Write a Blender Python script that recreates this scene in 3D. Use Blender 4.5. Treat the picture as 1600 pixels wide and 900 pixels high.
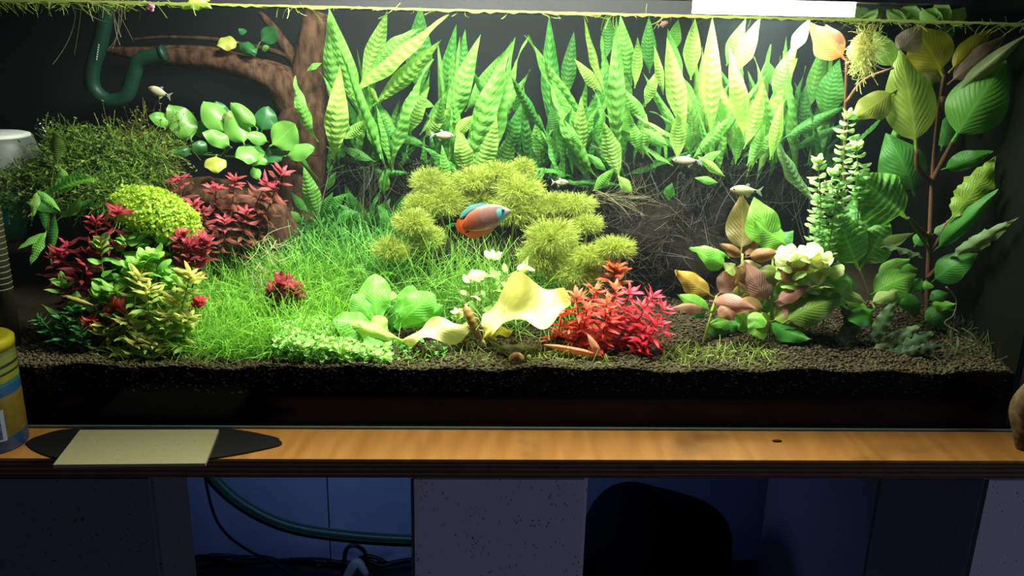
import bpy, bmesh, math, random
import numpy as np
from mathutils import Vector, Matrix
for o in list(bpy.data.objects):
    bpy.data.objects.remove(o)
SC = bpy.context.scene
COL = SC.collection
random.seed(7)
RNG = np.random.default_rng(7)
PI = math.pi

# ---------------------------------------------------------------- camera
FPX, CAM = 1344.0, Vector((-0.048, -0.92, 0.46))
CROT = (Matrix.Rotation(-math.radians(2.5), 3, 'Z') @ Matrix.Rotation(PI / 2 - math.radians(17.4), 3, 'X')
        @ Matrix.Rotation(math.radians(1.37), 3, 'Z'))
cd = bpy.data.cameras.new('camera')
cd.sensor_width = 36
cd.lens = FPX / 1600 * 36
cd.clip_start = 0.02
cam = bpy.data.objects.new('camera', cd)
cam.matrix_world = Matrix.Translation(CAM) @ CROT.to_4x4()
COL.objects.link(cam)
SC.camera = cam
# ---------------------------------------------------------------- world, exposure, room light
SC.view_settings.view_transform = 'Standard'
SC.view_settings.look = 'None'
SC.view_settings.gamma = 1
SC.view_settings.exposure = 0.0
SC.view_settings.use_curve_mapping = False
w = bpy.data.worlds.new('room_dusk')
w.use_nodes = True
w.node_tree.nodes['Background'].inputs[0].default_value = (0.45, 0.55, 0.9, 1)
w.node_tree.nodes['Background'].inputs[1].default_value = 0.012
SC.world = w
SC.cycles.max_bounces = 7
SC.cycles.diffuse_bounces = 3
SC.cycles.glossy_bounces = 2
SC.cycles.transmission_bounces = 5
SC.cycles.transparent_max_bounces = 8
SC.cycles.volume_bounces = 0
SC.cycles.sample_clamp_indirect = 4.0


def area(name, loc, target, sx, sy, power, color, spread=PI):
    l = bpy.data.lights.new(name, 'AREA')
    l.shape = 'RECTANGLE'
    l.size, l.size_y, l.energy, l.color, l.spread = sx, sy, power, color, spread
    o = bpy.data.objects.new(name, l)
    o.location = loc
    o.rotation_euler = (Vector(target) - Vector(loc)).to_track_quat('-Z', 'Y').to_euler()
    COL.objects.link(o)
    return o


# window of the room behind the photographer, and an added unseen blue lamp under the shelf that brightens the wall
area('room_window_light', (3.4, -2.6, 0.7), (0.1, 0, -0.35), 1.2, 1.2, 26.0, (0.62, 0.68, 1.0))
area('wall_fill_light', (-0.25, 0.25, -0.06), (-0.25, 0.62, -0.35), 0.5, 0.1, 0.62, (0.25, 0.45, 1.0))
# tank lights above the water (the second hanging lamp is out of frame)
area('tank_light_mid', (-0.05, 0.055, 0.70), (-0.05, 0.12, 0.1), 0.42, 0.10, 13.0, (1.0, 1.0, 0.86), math.radians(140))


# ---------------------------------------------------------------- geometry from the picture
def P(px, py, Y):
    d = CROT @ Vector(((px - 800) / FPX, (450 - py) / FPX, -1.0))
    return CAM + d * ((Y - CAM.y) / d.y)


def M(px, Y):
    """length of px pixels at depth Y"""
    return px * (Y - CAM.y) * 0.99 / FPX


def soil_z(x, y):
    m = 0.055 * np.exp(-(((x + 0.25) / 0.22) ** 2)) * np.clip((y - 0.08) / 0.2, 0, 1)
    m2 = 0.03 * np.exp(-(((x - 0.2) / 0.3) ** 2)) * np.clip((y - 0.15) / 0.2, 0, 1)
    return 0.073 + 0.085 * np.maximum(y, 0) + m + m2 + 0.0015 * np.sin(x * 23 + y * 9) + 0.002 * np.sin(x * 61 - y * 37)


def ground(px, Y):
    """point of the soil surface at depth Y seen in picture column px"""
    py = 480
    for _ in range(6):
        p = P(px, py, Y)
        z = float(soil_z(p.x, p.y))
        py += (p.z - z) / (P(px, py, Y).z - P(px, py + 1, Y).z + 1e-9)
    return P(px, py, Y)


def gpy(px, Y):
    """picture row of the soil surface in column px at depth Y"""
    v = CROT.transposed() @ (ground(px, Y) - CAM)
    return 450 - FPX * v.y / -v.z


def lin(r, g, b):
    f = lambda c: c / 255 / 12.92 if c <= 10 else ((c / 255 + 0.055) / 1.055) ** 2.4
    return (f(r), f(g), f(b))


# ---------------------------------------------------------------- materials
def newmat(name):
    m = bpy.data.materials.new(name)
    m.use_nodes = True
    nt = m.node_tree
    nt.nodes.clear()
    out = nt.nodes.new('ShaderNodeOutputMaterial')
    return m, nt, out


class NT:
    def __init__(s, nt):
        s.nt = nt

    def n(s, t, **kw):
        nd = s.nt.nodes.new(t)
        for k, v in kw.items():
            setattr(nd, k, v)
        return nd

    def l(s, a, b):
        s.nt.links.new(a, b)

    def setin(s, sock, v):
        if hasattr(v, 'is_linked'):
            s.l(v, sock)
        else:
            sock.default_value = v

    def m(s, op, a, b=0.0, c=0.0, clamp=False):
        nd = s.n('ShaderNodeMath', operation=op, use_clamp=clamp)
        for i, v in enumerate((a, b, c)):
            s.setin(nd.inputs[i], v)
        return nd.outputs[0]

    def mixc(s, f, a, b, mode='MIX'):
        nd = s.n('ShaderNodeMix', data_type='RGBA', blend_type=mode)
        s.setin(nd.inputs[0], f)
        s.setin(nd.inputs[6], a)
        s.setin(nd.inputs[7], b)
        return nd.outputs[2]

    def scale(s, col, f):
        nd = s.n('ShaderNodeVectorMath', operation='SCALE')
        s.setin(nd.inputs[0], col)
        s.setin(nd.inputs[3], f)
        return nd.outputs[0]

    def noise(s, scale, detail=4, vec=None, out=0):
        nd = s.n('ShaderNodeTexNoise')
        nd.inputs['Scale'].default_value = scale
        nd.inputs['Detail'].default_value = detail
        if vec is not None:
            s.l(vec, nd.inputs['Vector'])
        return nd.outputs[out]


def c4(c):
    return (c[0], c[1], c[2], 1)


def plain(name, color, rough=0.6, spec=0.3, noise=0.0, nscale=30, bump=0.0, metal=0.0, emit=None):
    m, nt, out = newmat(name)
    t = NT(nt)
    b = t.n('ShaderNodeBsdfPrincipled')
    b.inputs['Roughness'].default_value = rough
    b.inputs['Specular IOR Level'].default_value = spec
    b.inputs['Metallic'].default_value = metal
    if noise or bump:
        tc = t.n('ShaderNodeTexCoord').outputs['Object']
        nz = t.noise(nscale, 5, tc)
        f = t.m('MULTIPLY_ADD', nz, noise * 2, 1 - noise)
        t.l(t.scale(c4(color)[:3], f), b.inputs['Base Color'])
        if bump:
            bp = t.n('ShaderNodeBump')
            bp.inputs['Strength'].default_value = bump
            bp.inputs['Distance'].default_value = 0.002
            t.l(nz, bp.inputs['Height'])
            t.l(bp.outputs[0], b.inputs['Normal'])
    else:
        b.inputs['Base Color'].default_value = c4(color)
    if emit:
        b.inputs['Emission Color'].default_value = c4(emit[0])
        b.inputs['Emission Strength'].default_value = emit[1]
    t.l(b.outputs[0], out.inputs[0])
    return m


def leaf_mat(name, veins=0, slope=0.3, dark=0.3, trans=0.4, rough=0.45, bump=0.0, midrib=0.0, source='object', blotch=0.12, spec=0.3):
    m, nt, out = newmat(name)
    t = NT(nt)
    if source == 'object':
        oi = t.n('ShaderNodeObjectInfo')
        col, rnd = oi.outputs['Color'], oi.outputs['Random']
        col = t.scale(col, t.m('MULTIPLY_ADD', rnd, 0.3, 0.85))
    else:
        at = t.n('ShaderNodeAttribute', attribute_name='Col')
        col = at.outputs['Color']
    h = None
    if veins or midrib:
        uv = t.n('ShaderNodeTexCoord').outputs['UV']
        sp = t.n('ShaderNodeSeparateXYZ')
        t.l(uv, sp.inputs[0])
        s = t.m('ABSOLUTE', t.m('SUBTRACT', sp.outputs[0], 0.5))
        if veins:
            ph = t.m('SUBTRACT', t.m('MULTIPLY', sp.outputs[1], float(veins)), t.m('MULTIPLY', s, veins * slope * 2))
            wv = t.m('MULTIPLY_ADD', t.m('SINE', t.m('MULTIPLY', ph, 2 * PI)), 0.5, 0.5)
            wv = t.m('POWER', wv, 2.5)
            edge = t.m('MULTIPLY', t.m('MULTIPLY', s, 5.0, clamp=True), t.m('MULTIPLY', t.m('SUBTRACT', 0.46, s), 5.0, clamp=True))
            wv = t.m('MULTIPLY', wv, edge)
            col = t.scale(col, t.m('SUBTRACT', 1.0, t.m('MULTIPLY', wv, dark)))
            h = wv
        if midrib:
            mr = t.m('SUBTRACT', 1.0, t.m('MULTIPLY', s, 22.0, clamp=True))
            col = t.scale(col, t.m('MULTIPLY_ADD', mr, midrib, 1.0))
    if blotch:
        tc = t.n('ShaderNodeTexCoord').outputs['Object']
        nz = t.noise(5.0 if source == 'object' else 40.0, 4, tc)
        col = t.scale(col, t.m('MULTIPLY_ADD', nz, blotch * 2, 1 - blotch))
    b = t.n('ShaderNodeBsdfPrincipled')
    b.inputs['Roughness'].default_value = rough
    b.inputs['Specular IOR Level'].default_value = spec
    t.l(col, b.inputs['Base Color'])
    tr = t.n('ShaderNodeBsdfTranslucent')
    t.l(t.mixc(1.0, col, (1.15, 1.1, 0.8, 1), 'MULTIPLY'), tr.inputs['Color'])
    if h is not None and bump:
        bp = t.n('ShaderNodeBump')
        bp.inputs['Strength'].default_value = bump
        bp.inputs['Distance'].default_value = 0.0015
        bp.invert = True
        t.l(h, bp.inputs['Height'])
        t.l(bp.outputs[0], b.inputs['Normal'])
    mx = t.n('ShaderNodeMixShader')
    mx.inputs[0].default_value = trans
    t.l(b.outputs[0], mx.inputs[1])
    t.l(tr.outputs[0], mx.inputs[2])
    t.l(mx.outputs[0], out.inputs[0])
    return m


def clear_mat(name, tint=(1, 1, 1), f0=0.04, gain=0.5, rough=0.02, tir=False, crit=0.0):
    """thin clear pane: transparent with a Fresnel reflection; tir: a water surface, near mirror at grazing angles"""
    m, nt, out = newmat(name)
    t = NT(nt)
    lw = t.n('ShaderNodeLayerWeight')
    lw.inputs[0].default_value = 0.5
    fac = t.m('POWER', lw.outputs['Facing'], 5.0 if not tir else 4.0)
    fac = t.m('MULTIPLY_ADD', fac, gain, f0, clamp=True)
    tr = t.n('ShaderNodeBsdfTransparent')
    tr.inputs[0].default_value = c4(tint)
    if crit:
        # light inside the water meets the pane beyond the critical angle and stays inside
        g_ = t.n('ShaderNodeNewGeometry')
        dt = t.n('ShaderNodeVectorMath', operation='DOT_PRODUCT')
        t.l(g_.outputs['Normal'], dt.inputs[0])
        t.l(g_.outputs['Incoming'], dt.inputs[1])
        ps = t.m('MULTIPLY', t.m('SUBTRACT', t.m('ABSOLUTE', dt.outputs['Value']), 0.38), 4.5, clamp=True)
        t.l(t.scale(c4(tint)[:3], t.m('MULTIPLY_ADD', ps, crit, 1 - crit)), tr.inputs[0])
    gl = t.n('ShaderNodeBsdfGlossy')
    gl.inputs['Roughness'].default_value = rough
    mx = t.n('ShaderNodeMixShader')
    t.l(fac, mx.inputs[0])
    t.l(tr.outputs[0], mx.inputs[1])
    t.l(gl.outputs[0], mx.inputs[2])
    t.l(mx.outputs[0], out.inputs[0])
    return m


MT = {}
MT['fern'] = leaf_mat('java_fern_leaf', 15, 0.12, 0.26, 0.42, 0.5, 0.4, -0.2)
MT['broad'] = leaf_mat('broad_veined_leaf', 13, 0.35, 0.28, 0.45, 0.4, 0.3, 0.35)
MT['smooth'] = leaf_mat('smooth_leaf', 0, 0, 0, 0.4, 0.35, 0, 0.2, spec=0.45)
MT['small'] = leaf_mat('small_stem_leaf', 0, 0, 0, 0.4, 0.45, 0, 0.15)
MT['lily'] = leaf_mat('limp_lily_leaf', 9, 0.5, 0.08, 0.35, 0.4, 0.1, 0.05, blotch=0.25)
MT['fine'] = leaf_mat('fine_foliage', 0, 0, 0, 0.45, 0.5, 0, 0, source='attr', blotch=0.1)
MT['stem'] = leaf_mat('plant_stem', 0, 0, 0, 0.1, 0.5, 0, 0)


def wood_mat(name, ca, cb, scale=(6, 6, 1.2), dist=3.0, rough=0.85, bump=0.6):
    m, nt, out = newmat(name)
    t = NT(nt)
    tc = t.n('ShaderNodeTexCoord').outputs['Object']
    mp = t.n('ShaderNodeMapping')
    mp.inputs['Scale'].default_value = scale
    t.l(tc, mp.inputs[0])
    nz = t.noise(8, 8, mp.outputs[0])
    b = t.n('ShaderNodeBsdfPrincipled')
    b.inputs['Roughness'].default_value = rough
    b.inputs['Specular IOR Level'].default_value = 0.06
    r = t.n('ShaderNodeValToRGB')
    r.color_ramp.elements[0].position, r.color_ramp.elements[1].position = 0.35, 0.68
    r.color_ramp.elements[0].color, r.color_ramp.elements[1].color = c4(ca), c4(cb)
    t.l(nz, r.inputs[0])
    t.l(r.outputs[0], b.inputs['Base Color'])
    bp = t.n('ShaderNodeBump')
    bp.inputs['Strength'].default_value = bump
    bp.inputs['Distance'].default_value = 0.004
    t.l(nz, bp.inputs['Height'])
    t.l(bp.outputs[0], b.inputs['Normal'])
    t.l(b.outputs[0], out.inputs[0])
    return m


MT['driftwood'] = wood_mat('driftwood', (0.026, 0.013, 0.008), (0.10, 0.052, 0.032), (14, 14, 5))
MT['stump'] = wood_mat('dark_stump', (0.004, 0.0035, 0.003), (0.013, 0.010, 0.007), (12, 12, 12))
MT['pale_wood'] = wood_mat('pale_knobbly_wood', (0.05, 0.025, 0.012), (0.45, 0.3, 0.16), (4, 4, 4))


def shelf_wood():
    m, nt, out = newmat('pine_plywood_top')
    t = NT(nt)
    tc = t.n('ShaderNodeTexCoord').outputs['Object']
    mp = t.n('ShaderNodeMapping')
    mp.inputs['Scale'].default_value = (1.0, 0.25, 1)
    mp.inputs['Rotation'].default_value = (0, 0, 0.5)
    t.l(tc, mp.inputs[0])
    wv = t.n('ShaderNodeTexWave')
    wv.inputs['Scale'].default_value = 11
    wv.inputs['Distortion'].default_value = 11
    wv.inputs['Detail'].default_value = 3
    wv.inputs['Detail Scale'].default_value = 1.2
    t.l(mp.outputs[0], wv.inputs[0])
    mp2 = t.n('ShaderNodeMapping')
    mp2.inputs['Scale'].default_value = (90, 10, 1)
    t.l(tc, mp2.inputs[0])
    nz = t.noise(1.0, 4, mp2.outputs[0])
    f = t.m('MULTIPLY_ADD', wv.outputs['Fac'], 0.22, t.m('MULTIPLY_ADD', nz, 0.6, 0.1))
    r = t.n('ShaderNodeValToRGB')
    r.color_ramp.elements[0].position, r.color_ramp.elements[1].position = 0.15, 0.85
    r.color_ramp.elements[0].color, r.color_ramp.elements[1].color = c4((0.29, 0.115, 0.022)), c4((0.46, 0.205, 0.048))
    t.l(f, r.inputs[0])
    sp = t.noise(7.0, 6, tc)
    st = t.m('MULTIPLY', t.m('SUBTRACT', sp, 0.62), 9.0, clamp=True)
    col = t.mixc(t.m('MULTIPLY', st, 0.6), r.outputs[0], (0.1, 0.045, 0.015, 1))
    b = t.n('ShaderNodeBsdfPrincipled')
    b.inputs['Roughness'].default_value = 0.38
    t.l(col, b.inputs['Base Color'])
    t.l(b.outputs[0], out.inputs[0])
    return m


def block_mat(name, color):
    m, nt, out = newmat(name)
    t = NT(nt)
    tc = t.n('ShaderNodeTexCoord').outputs['Object']
    vo = t.n('ShaderNodeTexVoronoi')
    vo.inputs['Scale'].default_value = 170
    t.l(tc, vo.inputs['Vector'])
    nz = t.noise(60, 6, tc)
    pit = t.m('MULTIPLY', t.m('SUBTRACT', t.m('ADD', vo.outputs['Distance'], t.m('MULTIPLY', nz, 0.7)), 0.38), 6.0, clamp=True)
    b = t.n('ShaderNodeBsdfPrincipled')
    b.inputs['Roughness'].default_value = 0.95
    b.inputs['Specular IOR Level'].default_value = 0.1
    t.l(t.mixc(pit, c4([c * 0.55 for c in color]), c4(color)), b.inputs['Base Color'])
    bp = t.n('ShaderNodeBump')
    bp.inputs['Strength'].default_value = 0.5
    bp.inputs['Distance'].default_value = 0.0015
    t.l(pit, bp.inputs['Height'])
    t.l(bp.outputs[0], b.inputs['Normal'])
    t.l(b.outputs[0], out.inputs[0])
    return m


def soil_mat():
    m, nt, out = newmat('aquarium_soil')
    t = NT(nt)
    tc = t.n('ShaderNodeTexCoord').outputs['Object']
    vo = t.n('ShaderNodeTexVoronoi')
    vo.inputs['Scale'].default_value = 260
    t.l(tc, vo.inputs['Vector'])
    nz = t.noise(14, 5, tc)
    f = t.m('MULTIPLY_ADD', nz, 0.9, t.m('MULTIPLY', vo.outputs['Distance'], 0.5))
    b = t.n('ShaderNodeBsdfPrincipled')
    b.inputs['Roughness'].default_value = 0.9
    b.inputs['Specular IOR Level'].default_value = 0.15
    r = t.n('ShaderNodeValToRGB')
    r.color_ramp.elements[0].color, r.color_ramp.elements[1].color = c4((0.004, 0.003, 0.0015)), c4((0.02, 0.014, 0.007))
    r.color_ramp.elements[0].position, r.color_ramp.elements[1].position = 0.25, 0.85
    t.l(f, r.inputs[0])
    t.l(r.outputs[0], b.inputs['Base Color'])
    t.l(b.outputs[0], out.inputs[0])
    return m


MT['shelf'] = shelf_wood()
MT['block'] = block_mat('aerated_concrete', (0.42, 0.40, 0.46))
MT['soil'] = soil_mat()
MT['granule'] = leaf_mat('soil_granule', 0, 0, 0, 0.0, 0.9, 0, 0, source='attr', blotch=0.2, spec=0.15)


# ---------------------------------------------------------------- object helpers
def tag(o, label=None, cat=None, group=None, kind=None):
    for k, v in (('label', label), ('category', cat), ('group', group), ('kind', kind)):
        if v:
            o[k] = v
    return o


def thing(name, loc, label, cat, group=None, kind=None):
    o = bpy.data.objects.new(name, None)
    o.empty_display_size = 0.02
    o.location = loc
    COL.objects.link(o)
    return tag(o, label, cat, group, kind)


def origin(root):
    p = Vector(root.location) if root else Vector()
    if root and root.parent:
        p = p + origin(root.parent)
    return p


def link(name, me, parent=None, mw=None, color=None):
    """mesh object; geometry or matrix given in world space, made relative to its parent (parents only translate)"""
    o = bpy.data.objects.new(name, me)
    COL.objects.link(o)
    off = origin(parent)
    if mw is not None:
        o.matrix_basis = Matrix.Translation(-off) @ mw
    elif parent is not None:
        o.location = -off if not me.get('local') else Vector()
    if parent is not None:
        o.parent = parent
    if color is not None:
        o.color = c4(color)
    return o


def fast_mesh(name, v, f, mat, col=None, smooth=True, uv=None):
    """numpy vertices and faces (all of one size) to a mesh"""
    me = bpy.data.meshes.new(name)
    v = np.ascontiguousarray(v, dtype=np.float32)
    f = np.ascontiguousarray(f, dtype=np.int32)
    n, k = f.shape
    me.vertices.add(len(v))
    me.vertices.foreach_set('co', v.ravel())
    me.loops.add(n * k)
    me.loops.foreach_set('vertex_index', f.ravel())
    me.polygons.add(n)
    me.polygons.foreach_set('loop_start', np.arange(0, n * k, k, dtype=np.int32))
    me.polygons.foreach_set('use_smooth', np.full(n, smooth))
    if uv is not None:
        l = me.uv_layers.new(name='UVMap')
        l.data.foreach_set('uv', np.ascontiguousarray(uv[f.ravel()], dtype=np.float32).ravel())
    if col is not None:
        a = me.color_attributes.new('Col', 'FLOAT_COLOR', 'POINT')
        a.data.foreach_set('color', np.ascontiguousarray(np.c_[col, np.ones(len(col))], dtype=np.float32).ravel())
    me.update()
    me.validate()
    if mat:
        me.materials.append(mat)
    return me


def bm_obj(name, bm, mat, parent=None, smooth=False, color=None):
    me = bpy.data.meshes.new(name)
    bmesh.ops.recalc_face_normals(bm, faces=bm.faces)
    for f in bm.faces:
        f.smooth = smooth
    bm.to_mesh(me)
    bm.free()
    me.materials.append(mat)
    return link(name, me, parent, color=color)


def box(bm, lo, hi, bev=0.0):
    r = bmesh.ops.create_cube(bm, size=1)
    lo, hi = Vector(lo), Vector(hi)
    for v in r['verts']:
        v.co = Vector(((v.co[i] + 0.5) * (hi[i] - lo[i]) + lo[i] for i in range(3)))
    if bev:
        es = list({e for v in r['verts'] for e in v.link_edges})
        bmesh.ops.bevel(bm, geom=es, offset=bev, segments=2, affect='EDGES')


def box_obj(name, lo, hi, mat, parent=None, bev=0.0):
    bm = bmesh.new()
    box(bm, lo, hi, bev)
    return bm_obj(name, bm, mat, parent)


def spline(pts, n):
    """Catmull-Rom through pts (any dimension)"""
    p = np.array([tuple(q) for q in pts], float)
    if len(p) == 2:
        return p[0] + (p[1] - p[0]) * np.linspace(0, 1, n)[:, None]
    p = np.vstack([2 * p[0] - p[1], p, 2 * p[-1] - p[-2]])
    ts = np.linspace(0, len(p) - 3 - 1e-6, n)
    i = ts.astype(int)
    t = (ts - i)[:, None]
    a, b, c, d = p[i], p[i + 1], p[i + 2], p[i + 3]
    return 0.5 * (2 * b + (c - a) * t + (2 * a - 5 * b + 4 * c - d) * t ** 2 + (3 * b - a - 3 * c + d) * t ** 3)


def tube_geo(path, rad, ns=8, rough=0.0, seed=0, squash=1.0):
    path = np.asarray(path, float)
    n = len(path)
    rad = np.broadcast_to(np.asarray(rad, float), (n,))
    tan = np.gradient(path, axis=0)
    tan /= np.linalg.norm(tan, axis=1)[:, None] + 1e-12
    up = np.array([0, 0, 1.0]) if abs(tan[0][2]) < 0.9 else np.array([0, 1.0, 0])
    a = np.cross(tan, up)
    for i in range(n):
        if np.linalg.norm(a[i]) < 0.15:
            a[i] = a[i - 1] if i else (1, 0, 0)
        if i and np.dot(a[i], a[i - 1]) < 0:
            a[i] = -a[i]
    a /= np.linalg.norm(a, axis=1)[:, None]
    b = np.cross(tan, a)
    th = np.linspace(0, 2 * PI, ns, endpoint=False)
    rr = rad[:, None] * np.ones(ns)
    if rough:
        g = np.random.default_rng(seed)
        i = np.arange(n)[:, None]
        for k in range(4):
            rr = rr * (1 + rough * 0.5 * np.sin((k + 1) * th[None, :] + g.uniform(0, 6) + i * g.uniform(-0.25, 0.25)))
        rr = rr * (1 + rough * 0.25 * g.standard_normal((n, ns)))
    v = path[:, None] + rr[..., None] * (np.cos(th)[None, :, None] * a[:, None] * squash + np.sin(th)[None, :, None] * b[:, None])
    v = np.concatenate([v.reshape(-1, 3), path[:1], path[-1:]])
    f = []
    for i in range(n - 1):
        for j in range(ns):
            k = (j + 1) % ns
            f.append((i * ns + j, i * ns + k, (i + 1) * ns + k, (i + 1) * ns + j))
    for j in range(ns):
        k = (j + 1) % ns
        f.append((n * ns, k, j, j))
        f.append((n * ns + 1, (n - 1) * ns + j, (n - 1) * ns + k, (n - 1) * ns + k))
    return v, f


def to_mesh(name, parts, mat):
    """joins (verts, faces) pairs, faces as lists with degenerate quads for triangles"""
    V, F, o = [], [], 0
    for v, f in parts:
        V.append(v)
        F += [tuple(dict.fromkeys(i + o for i in q)) for q in f]
        o += len(v)
    me = bpy.data.meshes.new(name)
    me.from_pydata(np.concatenate(V).tolist(), [], F)
    for p in me.polygons:
        p.use_smooth = True
    me.materials.append(mat)
    return me


def tube(name, pts, rad, mat, parent=None, n=24, ns=8, rough=0.0, seed=0, color=None, squash=1.0):
    path = spline(pts, n)
    r = np.interp(np.linspace(0, 1, n), np.linspace(0, 1, len(rad)), rad) if hasattr(rad, '__len__') else rad
    return link(name, to_mesh(name, [tube_geo(path, r, ns, rough, seed, squash)], mat), parent, color=color)


def lathe(name, prof, centre, mat, parent=None, ns=32, axis=None, color=None, cap=True):
    """prof: (radius, height) list"""
    n = len(prof)
    th = np.linspace(0, 2 * PI, ns, endpoint=False)
    v = np.array([[r * math.cos(a), r * math.sin(a), h] for r, h in prof for a in th])
    f = [(i * ns + j, i * ns + (j + 1) % ns, (i + 1) * ns + (j + 1) % ns, (i + 1) * ns + j) for i in range(n - 1) for j in range(ns)]
    if axis is not None:
        v = v @ np.array(Vector(axis).to_track_quat('Z', 'Y').to_matrix()).T
    me = bpy.data.meshes.new(name)
    me.from_pydata((v + np.array(tuple(centre))).tolist(), [], f + ([tuple(range(ns))[::-1], tuple(range((n - 1) * ns, n * ns))] if cap else []))
    for p in me.polygons:
        p.use_smooth = len(p.vertices) == 4
    me.materials.append(mat)
    return link(name, me, parent, color=color)


# ---------------------------------------------------------------- leaves
def prof_fern(t):
    if t < 0.06:
        return 0.10
    s = (t - 0.06) / 0.94
    rise = min(1.0, s / 0.36)
    fall = 1.0 if s < 0.42 else max(0.0, 1 - ((s - 0.42) / 0.58) ** 1.4)
    return max(0.012, (0.12 + 0.88 * rise ** 0.85) * fall)


def prof_ovate(t):
    if t < 0.12:
        return 0.07
    s = (t - 0.12) / 0.88
    return max(0.01, 0.07 * (1 - s) + math.sin(PI * s ** 0.72) ** 0.9 * (1 - 0.25 * s ** 4))


def prof_oval(t):
    if t < 0.1:
        return 0.06
    s = (t - 0.1) / 0.9
    return max(0.02, 0.06 * (1 - s) + math.sin(PI * s ** 0.85) ** 0.62 * (1 - 0.12 * s ** 6))


def prof_round(t):
    if t < 0.1:
        return 0.12
    s = (t - 0.1) / 0.9
    return max(0.02, 0.1 * (1 - s) + math.sqrt(max(0, 1 - (2 * s - 1.02) ** 2)))


def prof_lance(t):
    return max(0.02, math.sin(PI * t ** 0.8) ** 0.85)


def prof_spoon(t):
    return max(0.03, 0.22 + 0.8 * math.sin(PI * max(0, (t - 0.1) / 0.9) ** 1.25)) if t > 0.1 and t < 0.98 else (0.22 if t < 0.5 else 0.08)


def prof_lily(t):
    return max(0.05, math.sqrt(max(0, 1 - (2 * t - 1) ** 2)) ** 0.8)


def leaf_mesh(name, prof, mat, nL=12, nW=4, bend=0.1, side=0.0, cup=0.15, wave=0.0, wn=3, crinkle=0.0, crn=14, twist=0.0, asp=0.25, rag=0.0, seed=0):
    g = np.random.default_rng(seed)
    V, UV = [], []
    for i in range(nL + 1):
        t = i / nL
        hw = prof(t) * 0.5
        cx, cy = side * 4 * t * (1 - t), -bend * 4 * t * (1 - t)
        a = twist * (t - 0.3)
        rl, rr = 1 - rag * g.random(), 1 - rag * g.random()
        for j in range(nW + 1):
            s = 2 * j / nW - 1
            x = s * hw * (rl if s < 0 else rr)
            y = cup * s * s * hw * asp * 2 + wave * math.sin(2 * PI * wn * t + (1.4 if s > 0 else 0)) * s * s * asp
            if crinkle:
                y += crinkle * math.sin(2 * PI * crn * (t - abs(s) * 0.05)) * 4 * abs(s) * (1 - abs(s)) * min(1, hw * 3) * asp
            V.append((x * math.cos(a) + cx, cy + y + x * math.sin(a) * asp, t))
            UV.append((0.5 + s / 2, t))
    F = [(i * (nW + 1) + j, i * (nW + 1) + j + 1, (i + 1) * (nW + 1) + j + 1, (i + 1) * (nW + 1) + j) for i in range(nL) for j in range(nW)]
    return fast_mesh(name, np.array(V), np.array(F), mat, uv=np.array(UV))


LV = {}
LV['fern'] = [leaf_mesh('fern_leaf', prof_fern, MT['fern'], 60, 8, b, s, c, w, 3, 0.045, 15, tw, 0.22, seed=k)
              for k, (b, s, c, w, tw) in enumerate([(.05, .02, .25, .05, .3), (.10, -.05, .2, .08, -.5), (-.06, .05, .3, .06, .6), (.14, .0, .15, .1, 1.0), (.02, -.03, .2, .05, -.2), (-.1, .08, .3, .08, .4)])]
LV['broad'] = [leaf_mesh('broad_leaf', prof_ovate, MT['broad'], 18, 6, b, s, c, w, 2.5, 0.02, 12, tw, 0.4, seed=k)
               for k, (b, s, c, w, tw) in enumerate([(.08, .03, .2, .06, .3), (.14, -.06, .3, .08, -.4), (-.08, .05, .25, .1, .5), (.2, .0, .4, .08, .2)])]
LV['ragged'] = [leaf_mesh('ragged_leaf', prof_ovate, MT['broad'], 22, 6, .08, .06, .2, .12, 4, 0.03, 12, .3, 0.4, rag=.35, seed=5)]
LV['wrinkled'] = [leaf_mesh('wrinkled_leaf', prof_ovate, MT['broad'], 44, 8, b, s, c, .1, 3, 0.06, 12, tw, 0.6, seed=k)
                  for k, (b, s, c, tw) in enumerate([(.1, .04, .2, .2), (.14, -.05, .25, -.3)])]
LV['smooth'] = [leaf_mesh('oval_leaf', prof_oval, MT['smooth'], 12, 6, b, s, c, w, 2, 0, 0, tw, 0.6, seed=k)
                for k, (b, s, c, w, tw) in enumerate([(.1, .03, .2, .06, .3), (.16, -.05, .3, .1, -.3), (-.06, .03, .3, .06, .5), (.05, .08, .15, .12, .2)])]
LV['lance'] = [leaf_mesh('pointed_leaf', prof_lance, MT['small'], 8, 4, b, s, c, w, 2, 0, 0, tw, 0.35, seed=k)
               for k, (b, s, c, w, tw) in enumerate([(.1, .02, .3, .05, .2), (.18, -.04, .2, .1, -.5), (-.08, .05, .3, .08, .5)])]
LV['needle'] = [leaf_mesh('narrow_leaf', prof_lance, MT['small'], 7, 2, b, s, .2, 0, 2, 0, 0, tw, 0.25, seed=k)
                for k, (b, s, tw) in enumerate([(.1, .04, .4), (.18, -.08, -.8), (-.12, .08, .9), (.05, -.1, .3)])]
LV['round'] = [leaf_mesh('round_leaf', prof_round, MT['small'], 8, 4, b, 0, c, 0.03, 2, 0, 0, tw, 0.8, seed=k)
               for k, (b, c, tw) in enumerate([(.06, .2, .1), (.12, .25, -.2), (-.05, .15, .2)])]
LV['sword'] = [leaf_mesh('sword_leaf', prof_spoon, MT['broad'], 18, 6, b, s, c, w, 3, 0.015, 9, tw, 0.45, seed=k)
               for k, (b, s, c, w, tw) in enumerate([(.1, .04, .3, .08, .2), (.16, -.05, .25, .1, -.3), (.06, .06, .35, .08, .4)])]
LV['lily'] = [leaf_mesh('lily_leaf', prof_lily, MT['lily'], 24, 10, .12, .06, -.35, .35, 1.6, 0.01, 9, .4, 0.55, seed=3),
              leaf_mesh('lily_leaf', prof_lily, MT['lily'], 24, 10, .16, .05, .2, .4, 1.5, 0, 0, .5, 0.35, seed=4)]
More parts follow.
